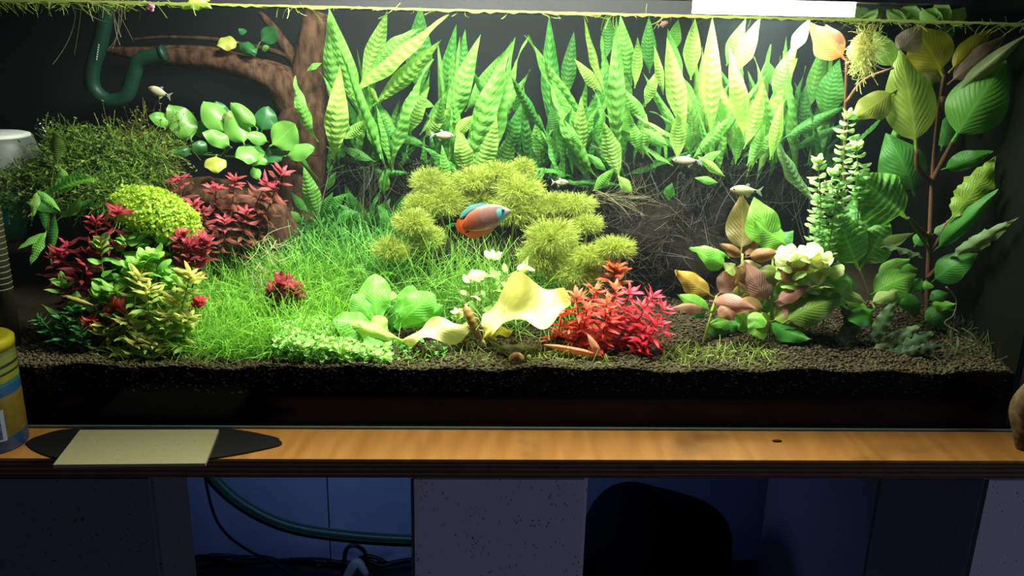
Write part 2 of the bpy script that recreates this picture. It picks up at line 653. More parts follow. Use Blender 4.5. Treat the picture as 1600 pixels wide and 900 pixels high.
LV['crypt'] = [leaf_mesh('crypt_leaf', prof_lance, MT['broad'], 24, 6, b, .05, .2, .15, 5, .03, 10, tw, .3, seed=k) for k, (b, tw) in enumerate([(.12, .2), (-.1, -.3)])]


def put(mesh, B, T, W, parent, color, nrm=None, roll=0.0, name='leaf'):
    B, T = Vector(B), Vector(T)
    z = T - B
    L = z.length
    z.normalize()
    n = Vector(nrm) if nrm is not None else (CAM - (B + T) / 2).normalized() + Vector((0, 0, 0.35))
    n = n - z * n.dot(z)
    if n.length < 1e-5:
        n = Vector((0, -1, 0.3)) - z * Vector((0, -1, 0.3)).dot(z)
    n.normalize()
    if roll:
        n = Matrix.Rotation(math.radians(roll), 3, z) @ n
    y = -n
    x = y.cross(z)
    m = Matrix.Identity(4)
    for i in range(3):
        m[i][0], m[i][1], m[i][2], m[i][3] = x[i] * W, y[i] * L, z[i] * L, B[i]
    return link(name, mesh, parent, mw=m, color=color)


def jit(c, s=0.15):
    k = 1 + random.uniform(-s, s)
    return tuple(max(0.003, q * k * (1 + random.uniform(-s, s) * 0.4)) for q in c)


def plant(name, label, cat, base, kind, leaves, stems=(), stemcol=(.12, .2, .05), group=None, stem_r=2.0, stem_name='stem', tilt=12):
    """leaves: (bx, by, tx, ty, width px, Y base, Y tip, colour[, roll]); stems: lists of (px, py, Y)"""
    root = thing(name, base, label, cat, group)
    for pts in stems:
        pp = [P(*q) for q in pts]
        tube(stem_name, pp, [M(stem_r, pts[0][2]) * 1.2, M(stem_r, pts[0][2]) * 0.8], MT['stem'], root, n=4 * len(pp), ns=6, color=stemcol)
    for i, lf in enumerate(leaves):
        bx, by, tx, ty, wd, Yb, Yt, c = lf[:8]
        roll = lf[8] if len(lf) > 8 else random.uniform(-tilt, tilt)
        k = lf[9] if len(lf) > 9 else kind
        ms = LV[k]
        if k in ('broad', 'wrinkled', 'sword', 'ragged', 'smooth'):   # blades turn their faces up to the light
            Yt = min(.395, max(.008, Yt + max(-.04, min(.05, .4 * M(by - ty, Yb)))))
        Yb, Yt = min(Yb, .37), min(Yt, .37)
        B, T = P(bx, by, Yb), P(tx, ty, Yt)
        while T.x > 0.584 and Yt > 0.015:      # keep the tip inside the end pane
            Yt -= 0.01
            T = P(tx, ty, Yt)
        if k == 'fern':
            B, wd = B + (B - T) * 0.12, wd * 0.86
        elif k in ('broad', 'smooth', 'sword', 'wrinkled'):
            wd *= 1.16
        put(ms[(i * 7 + int(tx)) % len(ms)], B, T, M(wd, (Yb + Yt) / 2), root, jit(c, 0.08), roll=roll)
    return root


def stem_plant(name, label, cat, stems, kind, L, W, c_low, c_top, per=2, gap=12, ang=(80, 40), stemcol=(.15, .1, .05), stem_r=1.3, group=None, top=1.0, bare=0.25, droop=0.0, rosette=4, max_leaves=300):
    """stems: lists of (px, py, Y) from the soil to the tip; leaves at regular nodes, closer together at the tip"""
    b0 = P(*stems[0][0])
    root = thing(name, b0, label, cat, group)
    n_l = 0
    for si, pts in enumerate(stems):
        Y0 = pts[0][2]
        wp = [P(*q) for q in pts]
        path = spline(wp, 40)
        s = tube('stem', wp, [M(stem_r, Y0), M(stem_r * 0.7, Y0)], MT['stem'], root, n=10, ns=5, color=stemcol)
        seg = np.linalg.norm(np.diff(path, axis=0), axis=1)
        acc = np.r_[0, np.cumsum(seg)]
        tot = acc[-1]
        d, ph = tot * bare, random.uniform(0, 6)
        ds = []
        g = M(gap, Y0)
        while d < tot - g * 0.8:
            ds.append(d)
            d += g * random.uniform(0.8, 1.2)
        ds += [tot - g * 0.25 * k for k in range(rosette)]
        for d in ds:
            p = np.array([np.interp(d, acc, path[:, k]) for k in range(3)])
            q = np.array([np.interp(max(0, d - 0.004), acc, path[:, k]) for k in range(3)])
            ax = Vector(p - q)
            ax = ax.normalized() if ax.length > 1e-7 else Vector((0, 0, 1))
            u = d / tot
            e1 = ax.orthogonal().normalized()
            e2 = ax.cross(e1)
            tipness = max(0.0, 1 - (tot - d) / (g * 2.5))
            a = math.radians(ang[0] + (ang[1] - ang[0]) * tipness + random.uniform(-12, 12))
            size = (0.75 + 0.35 * u) if tipness == 0 else (1 - 0.35 * tipness) * top
            for k in range(per):
                if n_l >= max_leaves:
                    break
                az = ph + 2 * PI * k / per + random.uniform(-.3, .3)
                rad = e1 * math.cos(az) + e2 * math.sin(az)
                dr = ax * math.cos(a) + rad * math.sin(a) + Vector((0, 0, -droop))
                dr.normalize()
                c = [x + (y - x) * max(tipness, max(0, u - 0.55)) for x, y in zip(c_low, c_top)]
                sz = size * random.uniform(0.8, 1.15)
                B = Vector(p)
                T = B + dr * M(L, Y0) * sz
                if T.y < 0.004:
                    T.y = 0.004 + random.uniform(0, 0.004)
                put(random.choice(LV[kind]), B, T, M(W, Y0) * sz, s, jit(c, 0.2), nrm=ax * 0.8 + Vector((0, -0.35, 0.3)) + rad * 0.1)
                n_l += 1
            ph += PI / per + random.uniform(-.15, .15)
    return root


# ---------------------------------------------------------------- fine foliage (ribbons)
def ribbons(root, dirs, length, width, segs=5, curl=0.5, grav=0.0, c0=(.1, .3, .05), c1=(.2, .5, .1), cvar=0.25, taper=0.8, rng=RNG):
    N = len(root)
    length = np.broadcast_to(length, (N,))
    width = np.broadcast_to(width, (N,))
    d = dirs / np.linalg.norm(dirs, axis=1)[:, None]
    cv = rng.standard_normal((N, 3)) * curl / segs
    p = root.copy()
    view = np.array(tuple(CAM)) - p
    side = np.cross(d, view + rng.standard_normal((N, 3)) * 0.5)
    side /= np.linalg.norm(side, axis=1)[:, None] + 1e-9
    V = np.zeros((N, segs + 1, 2, 3))
    C = np.zeros((N, segs + 1, 2, 3))
    kv = 1 + rng.uniform(-cvar, cvar, (N, 1))
    for i in range(segs + 1):
        t = i / segs
        wd = (width * (1 - taper * t ** 1.5))[:, None] * 0.5
        V[:, i, 0], V[:, i, 1] = p - side * wd, p + side * wd
        C[:, i, :] = ((np.array(c0) * (1 - t) + np.array(c1) * t) * kv)[:, None, :]
        d = d + cv + np.array([0, 0, -grav / segs])
        d /= np.linalg.norm(d, axis=1)[:, None]
        p = p + d * (length / segs)[:, None]
    base = np.arange(N)[:, None] * (segs + 1) * 2
    i = np.arange(segs)[None, :] * 2
    a = base + i
    F = np.stack([a, a + 1, a + 3, a + 2], -1).reshape(-1, 4)
    V = V.reshape(-1, 3)
    V[:, 0] = np.minimum(V[:, 0], 0.589)
    V[:, 1] = np.clip(V[:, 1], 0.003, 0.405)
    V[:, 2] = np.maximum(V[:, 2], soil_z(V[:, 0], V[:, 1]) - 0.004)
    return V, F, C.reshape(-1, 3)


def join(parts):
    V, F, C, o = [], [], [], 0
    for v, f, c in parts:
        V.append(v)
        F.append(f + o)
        C.append(c)
        o += len(v)
    return np.concatenate(V), np.concatenate(F), np.concatenate(C)


def stuff(name, parts, label=None, cat=None, parent=None, mat=None):
    v, f, c = join(parts)
    o = link(name, fast_mesh(name, v, f, mat or MT['fine'], c), parent)
    return tag(o, label, cat, None, 'stuff')


def rand_dirs(n, up=1.0, spread=0.5):
    d = RNG.standard_normal((n, 3)) * spread
    d[:, 2] += up
    return d


def soil_patch(n, px0, px1, Y0, Y1, shape=None):
    """n points on the soil between picture columns at depths Y0..Y1"""
    Y = RNG.uniform(Y0, Y1, n)
    px = RNG.uniform(px0, px1, n)
    out = np.zeros((n, 3))
    fwd = (Y - CAM.y) * 1.06
    x = CAM.x + (px - 800) / FPX * fwd + (Y - CAM.y) * math.tan(math.radians(2.5)) - 0.0
    out[:, 0], out[:, 1] = x, Y
    out[:, 2] = soil_z(x, Y)
    return out


def small_leaves(pos, nrm, size, c0, c1, rng=RNG, ratio=0.8, cvar=0.25):
    """little oval leaves of six corners"""
    N = len(pos)
    n = nrm / (np.linalg.norm(nrm, axis=1)[:, None] + 1e-9)
    r = rng.standard_normal((N, 3))
    a = np.cross(n, r)
    a /= np.linalg.norm(a, axis=1)[:, None] + 1e-9
    b = np.cross(n, a)
    size = np.broadcast_to(size, (N,))[:, None]
    th = np.linspace(0, 2 * PI, 6, endpoint=False)
    V = np.stack([pos + a * size * 0.5 * math.cos(t) + b * size * 0.5 * ratio * math.sin(t) + n * size * 0.12 * abs(math.sin(t)) for t in th], 1)
    k = (np.arange(N) * 6)[:, None]
    F = np.concatenate([k + np.array([[0, 1, 2, 3]]), k + np.array([[0, 3, 4, 5]])])
    m = rng.random((N, 1))
    c = (np.array(c0) * (1 - m) + np.array(c1) * m) * (1 + rng.uniform(-cvar, cvar, (N, 1)))
    V = V.reshape(-1, 3)
    V[:, 1] = np.maximum(V[:, 1], 0.003)
    return V, F, np.repeat(c, 6, axis=0)


# ================================================================ SETTING
ZW, DEP, XL = 0.467, 0.41, -0.86        # water level, depth and left end of the tank
wallm = plain('blue_grey_wall_paint', (0.30, 0.36, 0.52), 0.9, 0.1, 0.1, 40, 0.15)
wb = thing('wall_back', (0, 0.64, 0), None, None, None, 'structure')
xs = [-2.2, P(315, 800, 0.62).x - 0.47, P(513, 800, 0.62).x, P(513, 800, 0.62).x + 0.9, 2.2]
for a, b in zip(xs[:-1], xs[1:]):
    box_obj('panel', (a + 0.0012, 0.62, -0.62), (b - 0.0012, 0.64, 1.8), wallm, wb, 0.001)
tag(box_obj('floor', (-2.2, -3.0, -0.66), (2.2, 0.64, -0.62), plain('dark_floor', (0.03, 0.03, 0.035), 0.6, 0.3, 0.3, 12)), kind='structure')

# ---------------------------------------------------------------- shelf and its concrete blocks
sh = thing('shelf_board', (0, 0.2, 0), 'pale pine plywood shelf board with layered front edge, carrying the aquarium', 'shelf')
zt = -0.0
ply_dark = plain('ply_dark', (0.085, 0.045, 0.03), 0.8, 0.1, 0.3, 60)
ply_light = plain('ply_light', (0.16, 0.095, 0.06), 0.8, 0.1, 0.3, 60)
box_obj('top_veneer', (-0.85, -0.08, -0.003), (0.85, 0.5, 0.0), MT['shelf'], sh)
zz = -0.003
for i in range(7):
    e = 0.0009 if i % 2 else 0.0
    box_obj('ply', (-0.85, -0.08 + e, zz - 0.0028), (0.85, 0.5, zz), ply_light if i % 2 else ply_dark, sh)
    zz -= 0.0028
ZS = zz


MT['shaded_block'] = block_mat('shaded_concrete', (0.10, 0.10, 0.115))  # darker copy of the concrete: shade at the left end put into its colour


def block(x0, x1, y0, y1, label, mat=MT['block']):
    t = thing('concrete_block', ((x0 + x1) / 2, (y0 + y1) / 2, -0.62), label, 'block')
    o = box_obj('block_body', (x0, y0, -0.62), (x1, y1, ZS - 0.0005), mat, t, 0.004)
    return t


xc0, xc1 = P(641, 740, -0.076).x, P(920, 740, -0.076).x
block(xc0, xc1, -0.076, 0.16, 'grey pitted concrete block standing under the middle of the shelf')
xl1 = P(236, 740, -0.076).x
block(xl1 - 0.25, xl1, -0.076, 0.03, 'concrete block under the left end of the shelf, its shade painted in', MT['shaded_block'])
xr0 = P(1543, 740, -0.076).x
block(xr0, xr0 + 0.25, -0.076, 0.15, 'lit concrete block under the right end of the shelf, front one')
block(xr0 + 0.001, xr0 + 0.25, 0.152, 0.57, 'shaded concrete block behind the right front block, against the wall')

# ================================================================ AQUARIUM
glass = clear_mat('clear_glass', (0.97, 1.0, 0.98), 0.006, 0.15, crit=0.4)
water_top = clear_mat('water_surface', (1, 1, 1), 0.02, 0.95, 0.02, True)
foil = plain('black_back_foil', (0.005, 0.007, 0.009), 0.6, 0.2)
dark_side = plain('dark_side_pane', (0.003, 0.004, 0.0025), 0.5, 0.15)
aq = thing('aquarium', (0, 0.2, 0.0), 'large rectangular planted glass aquarium standing on the plywood shelf', 'aquarium')
HZ = ZW + 0.035
box_obj('front_pane', (XL, -0.008, 0.002), (0.6, -0.0005, HZ), glass, aq)
box_obj('back_pane', (XL, DEP, 0.002), (0.6, DEP + 0.008, ZW + 0.004), foil, aq)
limy = leaf_mat('limescale_glass', 0, 0, 0, 0.5, 0.4, 0, 0, blotch=0.35)
box_obj('back_rim', (XL, DEP + 0.001, ZW + 0.0045), (0.6, DEP + 0.007, HZ), limy, aq).color = (0.15, 0.15, 0.17, 1)
box_obj('side_pane', (XL, 0.0, 0.002), (XL + 0.008, DEP - 0.0005, HZ), dark_side, aq)
box_obj('side_pane', (0.592, 0.0, 0.002), (0.6, DEP - 0.0005, HZ), dark_side, aq)
sil = plain('black_silicone', (0.004, 0.004, 0.004), 0.4, 0.4)
box_obj('bottom_pane', (XL, -0.008, -0.0), (0.6, DEP, 0.0018), sil, aq)
box_obj('edge_highlight', (XL, -0.0092, 0.0016), (0.6, -0.0082, 0.0034), plain('glass_edge_highlight', (0.16, 0.32, 0.30), 0.2, 0.6), aq)  # strip added as a painted highlight along the pane's greenish edge
# green film of algae where the water meets the front pane
algae = leaf_mat('algae_film', 0, 0, 0, 0.5, 0.5, 0, 0)
n = 240
xx = np.linspace(XL + 0.01, 0.59, n)
up = ZW + 0.0004 + 0.0006 * RNG.random(n)
dn = ZW - 0.0010 - 0.0022 * RNG.random(n) ** 2
V = np.concatenate([np.c_[xx, np.full(n, 0.0008), up], np.c_[xx, np.full(n, 0.0022), dn]])
F = np.array([(i, i + 1, n + i + 1, n + i) for i in range(n - 1)])
link('algae_line', fast_mesh('algae_line', V, F, algae), aq, color=(0.22, 0.26, 0.10))
bm = bmesh.new()
bmesh.ops.create_grid(bm, x_segments=60, y_segments=20, size=1)
for v in bm.verts:
    v.co = Vector(((XL + 0.6) / 2 + v.co.x * (0.59 - XL) / 2, 0.2 + v.co.y * 0.198, ZW + 0.0006 * math.sin(v.co.x * 40 + v.co.y * 9) + 0.0005 * math.sin(v.co.y * 21 - v.co.x * 17)))
tag(bm_obj('water_surface', bm, water_top, smooth=True), 'clear still water surface close under the rim of the aquarium', 'water', kind='structure')
mv, nt, out = newmat('slightly_cloudy_water')
vs = nt.nodes.new('ShaderNodeVolumeScatter')
vs.inputs['Color'].default_value = (0.75, 0.92, 1.0, 1)
vs.inputs['Density'].default_value = 0.055
vs.inputs['Anisotropy'].default_value = 0.3
nt.links.new(vs.outputs[0], out.inputs['Volume'])
tag(box_obj('water', (XL + 0.0085, 0.0, 0.0022), (0.5915, DEP - 0.001, ZW - 0.002), mv), 'slightly cloudy water filling the aquarium', 'water', kind='structure')

# soil: surface, front face against the glass, loose granules
nx, ny = 260, 70
gx, gy = np.meshgrid(np.linspace(XL + 0.009, 0.591, nx), np.linspace(0.0008, DEP - 0.001, ny))
gz = soil_z(gx, gy) + RNG.uniform(-0.0012, 0.0012, gx.shape)
V = np.c_[gx.ravel(), gy.ravel(), gz.ravel()]
idx = np.arange(nx * ny).reshape(ny, nx)
F = np.stack([idx[:-1, :-1], idx[:-1, 1:], idx[1:, 1:], idx[1:, :-1]], -1).reshape(-1, 4)
fr = np.c_[gx[0], gy[0] * 0 + 0.0008, np.full(nx, 0.003)]
V = np.concatenate([V, fr, V[:nx]])  # the front face has its own top vertices: a sharp edge
fi = nx * ny + np.arange(nx)
F = np.concatenate([F, np.stack([fi[:-1], fi[1:], fi[1:] + nx, fi[:-1] + nx], -1)])
soil = link('soil_bed', fast_mesh('soil_bed', V, F, MT['soil'], smooth=True))
soil.data.materials.append(plain('unlit_front_face', (0.004, 0.0032, 0.002), 0.8, 0.1, 0.3, 90))  # front face nearly black: its lack of light put into the colour
mi = np.zeros(len(F), dtype=np.int32)
mi[-(nx - 1):] = 1
soil.data.polygons.foreach_set('material_index', mi)
tag(soil, 'dark brown aquarium soil bed, shade painted into the face at the front glass', 'soil', kind='structure')


def ico():
    bm = bmesh.new()
    bmesh.ops.create_icosphere(bm, subdivisions=1, radius=1)
    v = np.array([tuple(q.co) for q in bm.verts])
    f = np.array([[q.index for q in p.verts] for p in bm.faces])
    bm.free()
    return v, f


iv, if_ = ico()
# the front 12 cm of soil in loose round granules
N = 17000
pos = np.zeros((N, 3))
pos[:, 0] = RNG.uniform(-0.75, 0.585, N)
pos[:, 1] = 0.003 + np.where(pos[:, 0] > .1, .2, .1) * RNG.random(N) ** 1.4
pos[:, 2] = soil_z(pos[:, 0], pos[:, 1]) + RNG.uniform(-0.0005, 0.0018, N)
N2 = 2500
p2 = np.zeros((N2, 3))
p2[:, 0] = RNG.uniform(-0.75, 0.585, N2)
p2[:, 1] = 0.0022
p2[:, 2] = soil_z(p2[:, 0], p2[:, 1] * 0) - RNG.random(N2) ** 1.5 * 0.03
pos = np.concatenate([pos, p2])
N += N2
r = RNG.uniform(0.0014, 0.0025, N)
jitv = 1 + 0.18 * RNG.standard_normal((N, 12, 1))
V = (iv[None] * jitv * r[:, None, None] * np.array([1.05, 1.0, 0.75]) + pos[:, None])
V[..., 1] = np.maximum(V[..., 1], 0.0006)
F = (if_[None] + (np.arange(N) * 12)[:, None, None]).reshape(-1, 3)
ck = RNG.uniform(0.5, 1.3, (N, 1)) * np.array([[0.058, 0.046, 0.022]])
tag(link('granules', fast_mesh('granules', V.reshape(-1, 3), F, MT['granule'], np.repeat(ck, 12, axis=0)), soil), kind='stuff')

# ---------------------------------------------------------------- lamp over the water
ZL = P(1500, 7, 0.10).z
xa, xb = P(1050, 5, 0.10).x, P(1531, 7, 0.10).x
lamp = thing('aquarium_lamp', ((xa + xb) / 2, 0.18, ZL), 'black lamp housing lying over the right half of the aquarium', 'lamp')
bm = bmesh.new()
box(bm, (xa, 0.10, ZL), (xb, 0.26, ZL + 0.03), 0.006)
bm_obj('housing', bm, plain('black_lamp_housing', (0.006, 0.006, 0.006), 0.4, 0.4), lamp)
la, lb = P(1090, 20, 0.18).x, P(1320, 20, 0.18).x
box_obj('light_panel', (la, 0.15, max(ZW + 0.004, ZL - 0.022)), (lb, 0.21, ZL + 0.0005), plain('lit_panel', (0.9, 0.9, 0.85), emit=((1, 1, 0.9), 20.0)), lamp)  # lamp panel deepened below the housing to stand for the glare
ll = area('lamp_light', ((la + lb) / 2, 0.18, max(ZW + 0.003, ZL - 0.023)), ((la + lb) / 2 + 0.02, 0.16, 0), lb - la, 0.13, 3.5, (1.0, 1.0, 0.9), math.radians(165))
# ================================================================ HARDSCAPE
dw = thing('driftwood', P(478, 330, 0.33), 'reddish brown driftwood trunk with a long branch reaching left in front of the black back', 'driftwood')
tube('trunk', [P(462, 400, 0.33), P(472, 320, 0.33), P(478, 250, 0.33), P(474, 180, 0.335), P(480, 110, 0.34), P(492, 40, 0.345), P(497, 18, 0.345)],
     [M(58, .33), M(42, .33), M(36, .33), M(40, .33), M(24, .33), M(20, .33), M(17, .33)], MT['driftwood'], dw, 60, 22, 0.10, 1)
tube('branch', [P(474, 180, 0.335), P(440, 130, 0.325), P(395, 108, 0.32), P(330, 95, 0.32), P(260, 88, 0.32), P(200, 82, 0.32), P(165, 78, 0.32)],
     [M(30, .33), M(27, .33), M(20, .33), M(14, .33), M(12, .33), M(9, .33), M(4, .33)], MT['driftwood'], dw, 50, 14, 0.12, 2)
tube('branch', [P(400, 100, 0.325), P(330, 82, 0.33), P(250, 78, 0.33), P(190, 84, 0.33)], [M(9, .33), M(8, .33), M(6, .33), M(3, .33)], MT['driftwood'], dw, 30, 9, 0.12, 3)
tube('branch', [P(472, 110, 0.34), P(445, 70, 0.35), P(420, 35, 0.355), P(405, 20, 0.355)], [M(12, .34), M(9, .34), M(6, .34), M(4, .34)], MT['driftwood'], dw, 24, 9, 0.12, 4)
tube('twig', [P(470, 95, 0.34), P(420, 78, 0.35), P(340, 62, 0.36), P(260, 58, 0.36), P(205, 62, 0.36)], [M(6, .34), M(4, .34), M(3, .34), M(2, .34)], MT['driftwood'], dw, 24, 6, 0.1, 5)
lw = thing('driftwood_root', P(360, 330, 0.25), 'low reddish wood root lying behind the red plants, left of the grass', 'driftwood')
tube('root_body', [P(225, 318, 0.25), P(290, 305, 0.25), P(350, 312, 0.25), P(410, 335, 0.25), P(450, 390, 0.25), P(470, 450, 0.25)], [M(16, .25), M(26, .25), M(30, .25), M(36, .25), M(34, .25), M(30, .25)], MT['driftwood'], lw, 40, 16, 0.14, 6)
tube('root_arm', [P(330, 330, 0.25), P(300, 390, 0.25), P(290, 470, 0.25)], [M(26, .25), M(30, .25), M(30, .25)], MT['driftwood'], lw, 20, 12, 0.12, 7)
lt = thing('driftwood_stick', P(215, 212, 0.30), 'thin brown wood stick lying on top of the moss at left', 'driftwood')
tube('stick_body', [P(160, 208, 0.30), P(210, 212, 0.30), P(262, 224, 0.30), P(285, 240, 0.3)], [M(5, .3), M(7, .3), M(6, .3), M(5, .3)], MT['driftwood'], lt, 20, 8, 0.12, 8)


def lump(name, c, rx, ry, rz, mat, parent=None, amp=0.15, seed=0, sub=4):
    bm = bmesh.new()
    bmesh.ops.create_icosphere(bm, subdivisions=sub, radius=1)
    g = np.random.default_rng(seed)
    k = g.uniform(1, 4.5, (9, 3)) * g.choice([-1, 1], (9, 3))
    ph = g.uniform(0, 6, 9)
    for v in bm.verts:
        q = np.array(v.co)
        s = 1 + amp * float(np.sin(k @ q + ph).mean() * 2.2)
        v.co = Vector(c) + Vector((q[0] * rx * s, q[1] * ry * s, q[2] * rz * s))
    return bm_obj(name, bm, mat, parent, smooth=True)


st = thing('root_stump', P(1040, 480, 0.28), 'dark wood stump overgrown with black root tangle, right of the red bush', 'stump')
cs = P(1035, 405, 0.25)
lump('stump_body', cs, M(92, .25), 0.06, M(88, .25), MT['stump'], st, 0.22, 3)
tube('stump_arm', [P(960, 470, 0.26), P(985, 400, 0.27), P(1000, 340, 0.28), P(960, 310, 0.29)], [M(26, .27), M(20, .27), M(14, .27), M(6, .27)], MT['stump'], st, 24, 10, 0.15, 2)
tube('stump_arm', [P(1120, 480, 0.26), P(1110, 390, 0.27), P(1130, 320, 0.28), P(1180, 290, 0.29)], [M(26, .27), M(22, .27), M(16, .27), M(8, .27)], MT['stump'], st, 24, 10, 0.15, 4)
rt = []
for i in range(900):
    a = RNG.uniform(0, 2 * PI)
    e = np.sqrt(RNG.random())
    px, py = 1035 + 108 * e * math.cos(a), 415 + 112 * e * math.sin(a)
    Yr = 0.185 + 0.06 * e * e + RNG.uniform(-.015, .015)
    p = np.array(tuple(P(px, py, Yr)))
    d = RNG.standard_normal(3) * np.array([1, .35, .7])
    rt.append((p, d))
rt = [q for q in rt if q[0][2] > 0.105]
R0 = np.array([a for a, _ in rt])
D0 = np.array([b for _, b in rt])
stuff('roots', [ribbons(R0, D0, RNG.uniform(.03, .09, len(R0)), RNG.uniform(.0005, .0011, len(R0)), 7, 3.0, 0.3, (.022, .017, .011), (.05, .038, .024), 0.6, 0.3)], parent=st)
R1 = np.array([tuple(P(RNG.uniform(925, 985), RNG.uniform(296, 320), RNG.uniform(.22, .27))) for i in range(46)])
D1 = np.c_[RNG.uniform(.6, 1.2, 46), RNG.uniform(-.3, .3, 46), RNG.uniform(-.35, .3, 46)]
stuff('pale_roots', [ribbons(R1, D1, RNG.uniform(.06, .13, 46), .0011, 9, 1.6, 0.15, (.13, .12, .05), (.2, .16, .1), 0.4, 0.4)], parent=st)
# rock that carries the moss at left
rk = tag(lump('mossy_rock', P(160, 330, 0.27), M(130, .27), 0.055, M(100, .27), MT['stump'], None, 0.15, 9), 'dark rock under the moss in the left back corner', 'rock')

# ================================================================ EQUIPMENT
hose_m = plain('green_hose', (0.006, 0.036, 0.022), 0.45, 0.25, 0.15, 30)
hs = thing('green_hose', P(195, 160, 0.275), 'dark green hose hanging in a U at the back left', 'hose')
tube('hose_tube', [P(170, -8, 0.275), P(158, 60, 0.275), P(144, 110, 0.275), P(147, 140, 0.275), P(170, 158, 0.275), P(196, 150, 0.275), P(208, 120, 0.275), P(218, 96, 0.275), P(254, 84, 0.275)], M(11.5, .275), hose_m, hs, 70, 16)
tube('hose_end', [P(252, 84.5, 0.275), P(258, 82.5, 0.275)], M(12.5, .275), plain('hose_mouth', (0.006, 0.03, 0.02), 0.5), hs, 3, 16)
prm = plain('white_print', (0.55, 0.6, 0.58), 0.6)
bm = bmesh.new()
for i in range(7):           # worn printed characters running along the hose
    a, b = P(153.5 - i * 0.55, 69 + i * 3.7, 0.263), P(155.8 - i * 0.55, 71.4 + i * 3.7, 0.2635)
    box(bm, (a.x, a.y - 0.0004, b.z), (b.x, a.y, a.z))
bm_obj('print', bm, prm, hs)

fl = thing('filter_canister', P(5, 330, 0.27), 'grey dome, its lit top painted white, in a green cup, left behind the moss', 'filter')
cf = P(3, 270, 0.27)
q = M(1, .27)
grey = plain('frosted_grey_plastic', (0.16, 0.17, 0.16), 0.5, 0.4, 0.1, 40)
lathe('dome', [(62 * q, -22 * q), (61 * q, 0), (57 * q, 30 * q), (52 * q, 46 * q), (47 * q, 57 * q)], cf, grey, fl)
lathe('lit_top', [(48 * q, 56 * q), (47 * q, 60 * q), (40 * q, 62 * q), (0.5 * q, 63 * q)], cf, plain('lit_top_white', (0.88, 0.88, 0.84), 0.5), fl)  # lamp light on top of the dome put into a white colour
lathe('green_cup', [(56 * q, -95 * q), (60 * q, -60 * q), (64 * q, -20 * q), (63 * q, -20 * q)], cf, plain('green_cup', (0.02, 0.22, 0.13), 0.35, 0.5), fl)
clr = clear_mat('clear_plastic', (0.8, 0.9, 0.85), 0.12, 0.7, 0.1)
tb = thing('glass_tube', P(76, 200, 0.25), 'short clear tube end tilted above the moss, beside the grey dome', 'tube')
lathe('tube_wall', [(M(15, .25), -M(30, .25)), (M(15, .25), M(6, .25)), (M(16.5, .25), M(7, .25)), (M(16.5, .25), M(11, .25)), (M(14, .25), M(11, .25))], P(76, 200, 0.25), clr, tb, 24, (-0.35, -0.35, 1), cap=False)
iv_ = thing('intake_tube', P(12, 500, 0.05), 'slotted olive intake tube standing at the left end of the tank', 'tube')
ci, qi = P(-20, 330, 0.05), M(1, .05)
olive = plain('algae_coated_plastic', (0.02, 0.02, 0.008), 0.45, 0.4, 0.35, 60)
zb = float(soil_z(ci.x, .05)) - 0.005
lathe('strainer', [(19 * qi, zb - ci.z), (19 * qi, 150 * qi)], ci, olive, iv_, 24)
lathe('cap', [(21 * qi, 150 * qi), (21 * qi, 178 * qi), (17 * qi, 180 * qi)], ci, plain('pale_grey_cap', (0.3, 0.36, 0.3), 0.4), iv_, 24)
slot = plain('slot_rim', (0.14, 0.13, 0.09), 0.5)
for i in range(17):
    z0 = ci.z + (25 - i * 9.5) * qi
    lathe('slot', [(19.6 * qi, z0), (19.9 * qi, z0 + 0.9 * qi), (19.6 * qi, z0 + 1.8 * qi)], (ci.x, ci.y, 0), slot, iv_, 16, cap=False)

# ================================================================ ON THE SHELF
yel = plain('yellow_lid', (0.42, 0.36, 0.012), 0.4, 0.4)


def can_mat():
    m, nt, out = newmat('printed_can')
    t = NT(nt)
    tc = t.n('ShaderNodeTexCoord').outputs['Object']
    sp = t.n('ShaderNodeSeparateXYZ')
    t.l(tc, sp.inputs[0])
    wob = t.m('MULTIPLY', t.m('SINE', t.m('MULTIPLY', sp.outputs[0], 70.0)), 0.0035)
    z = t.m('MULTIPLY', t.m('ADD', t.m('ADD', sp.outputs[2], wob), t.m('MULTIPLY', sp.outputs[0], -0.12)), 1 / 0.118)
    r = t.n('ShaderNodeValToRGB')
    r.color_ramp.interpolation = 'CONSTANT'
    stops = [(0, (.05, .17, .36)), (.14, (.42, .28, .03)), (.5, (.38, .3, .05)), (.53, (.04, .16, .34)), (.62, (.05, .26, .3)), (.66, (.45, .42, .04)),
             (.72, (.01, .07, .02)), (.745, (.4, .38, .06)), (.79, (.01, .07, .02)), (.82, (.35, .36, .07)), (.9, (.2, .25, .08))]
    el = r.color_ramp.elements
    el[0].position, el[0].color = 0, c4(stops[0][1])
    el[1].position, el[1].color = stops[1][0], c4(stops[1][1])
    for p, c in stops[2:]:
        e = el.new(p)
        e.color = c4(c)
    t.l(z, r.inputs[0])
    nz = t.noise(120, 4, tc)
    b = t.n('ShaderNodeBsdfPrincipled')
    b.inputs['Roughness'].default_value = 0.4
    t.l(t.scale(r.outputs[0], t.m('MULTIPLY_ADD', nz, 0.3, 0.3)), b.inputs['Base Color'])
    t.l(b.outputs[0], out.inputs[0])
    return m


rc = 0.034
edge = P(42, 700, -0.045)
cc = Vector((edge.x - rc, -0.0445, 0.0))
can = thing('food_can', cc, 'yellow and blue printed fish food can at the left end of the shelf', 'can')
cb = lathe('can_body', [(rc - 0.0015, 0.0), (rc, 0.0015), (rc, 0.112), (rc - 0.001, 0.114)], (0, 0, 0), can_mat(), None, 48)
cb.parent = can
lathe('lid', [(rc + 0.0006, 0.1125), (rc + 0.0008, 0.122), (rc - 0.002, 0.1245), (rc - 0.006, 0.1245)], cc, yel, can, 48)
# barcode: a white curved field with dark bars
A0, A1 = math.radians(-70), math.radians(-38)


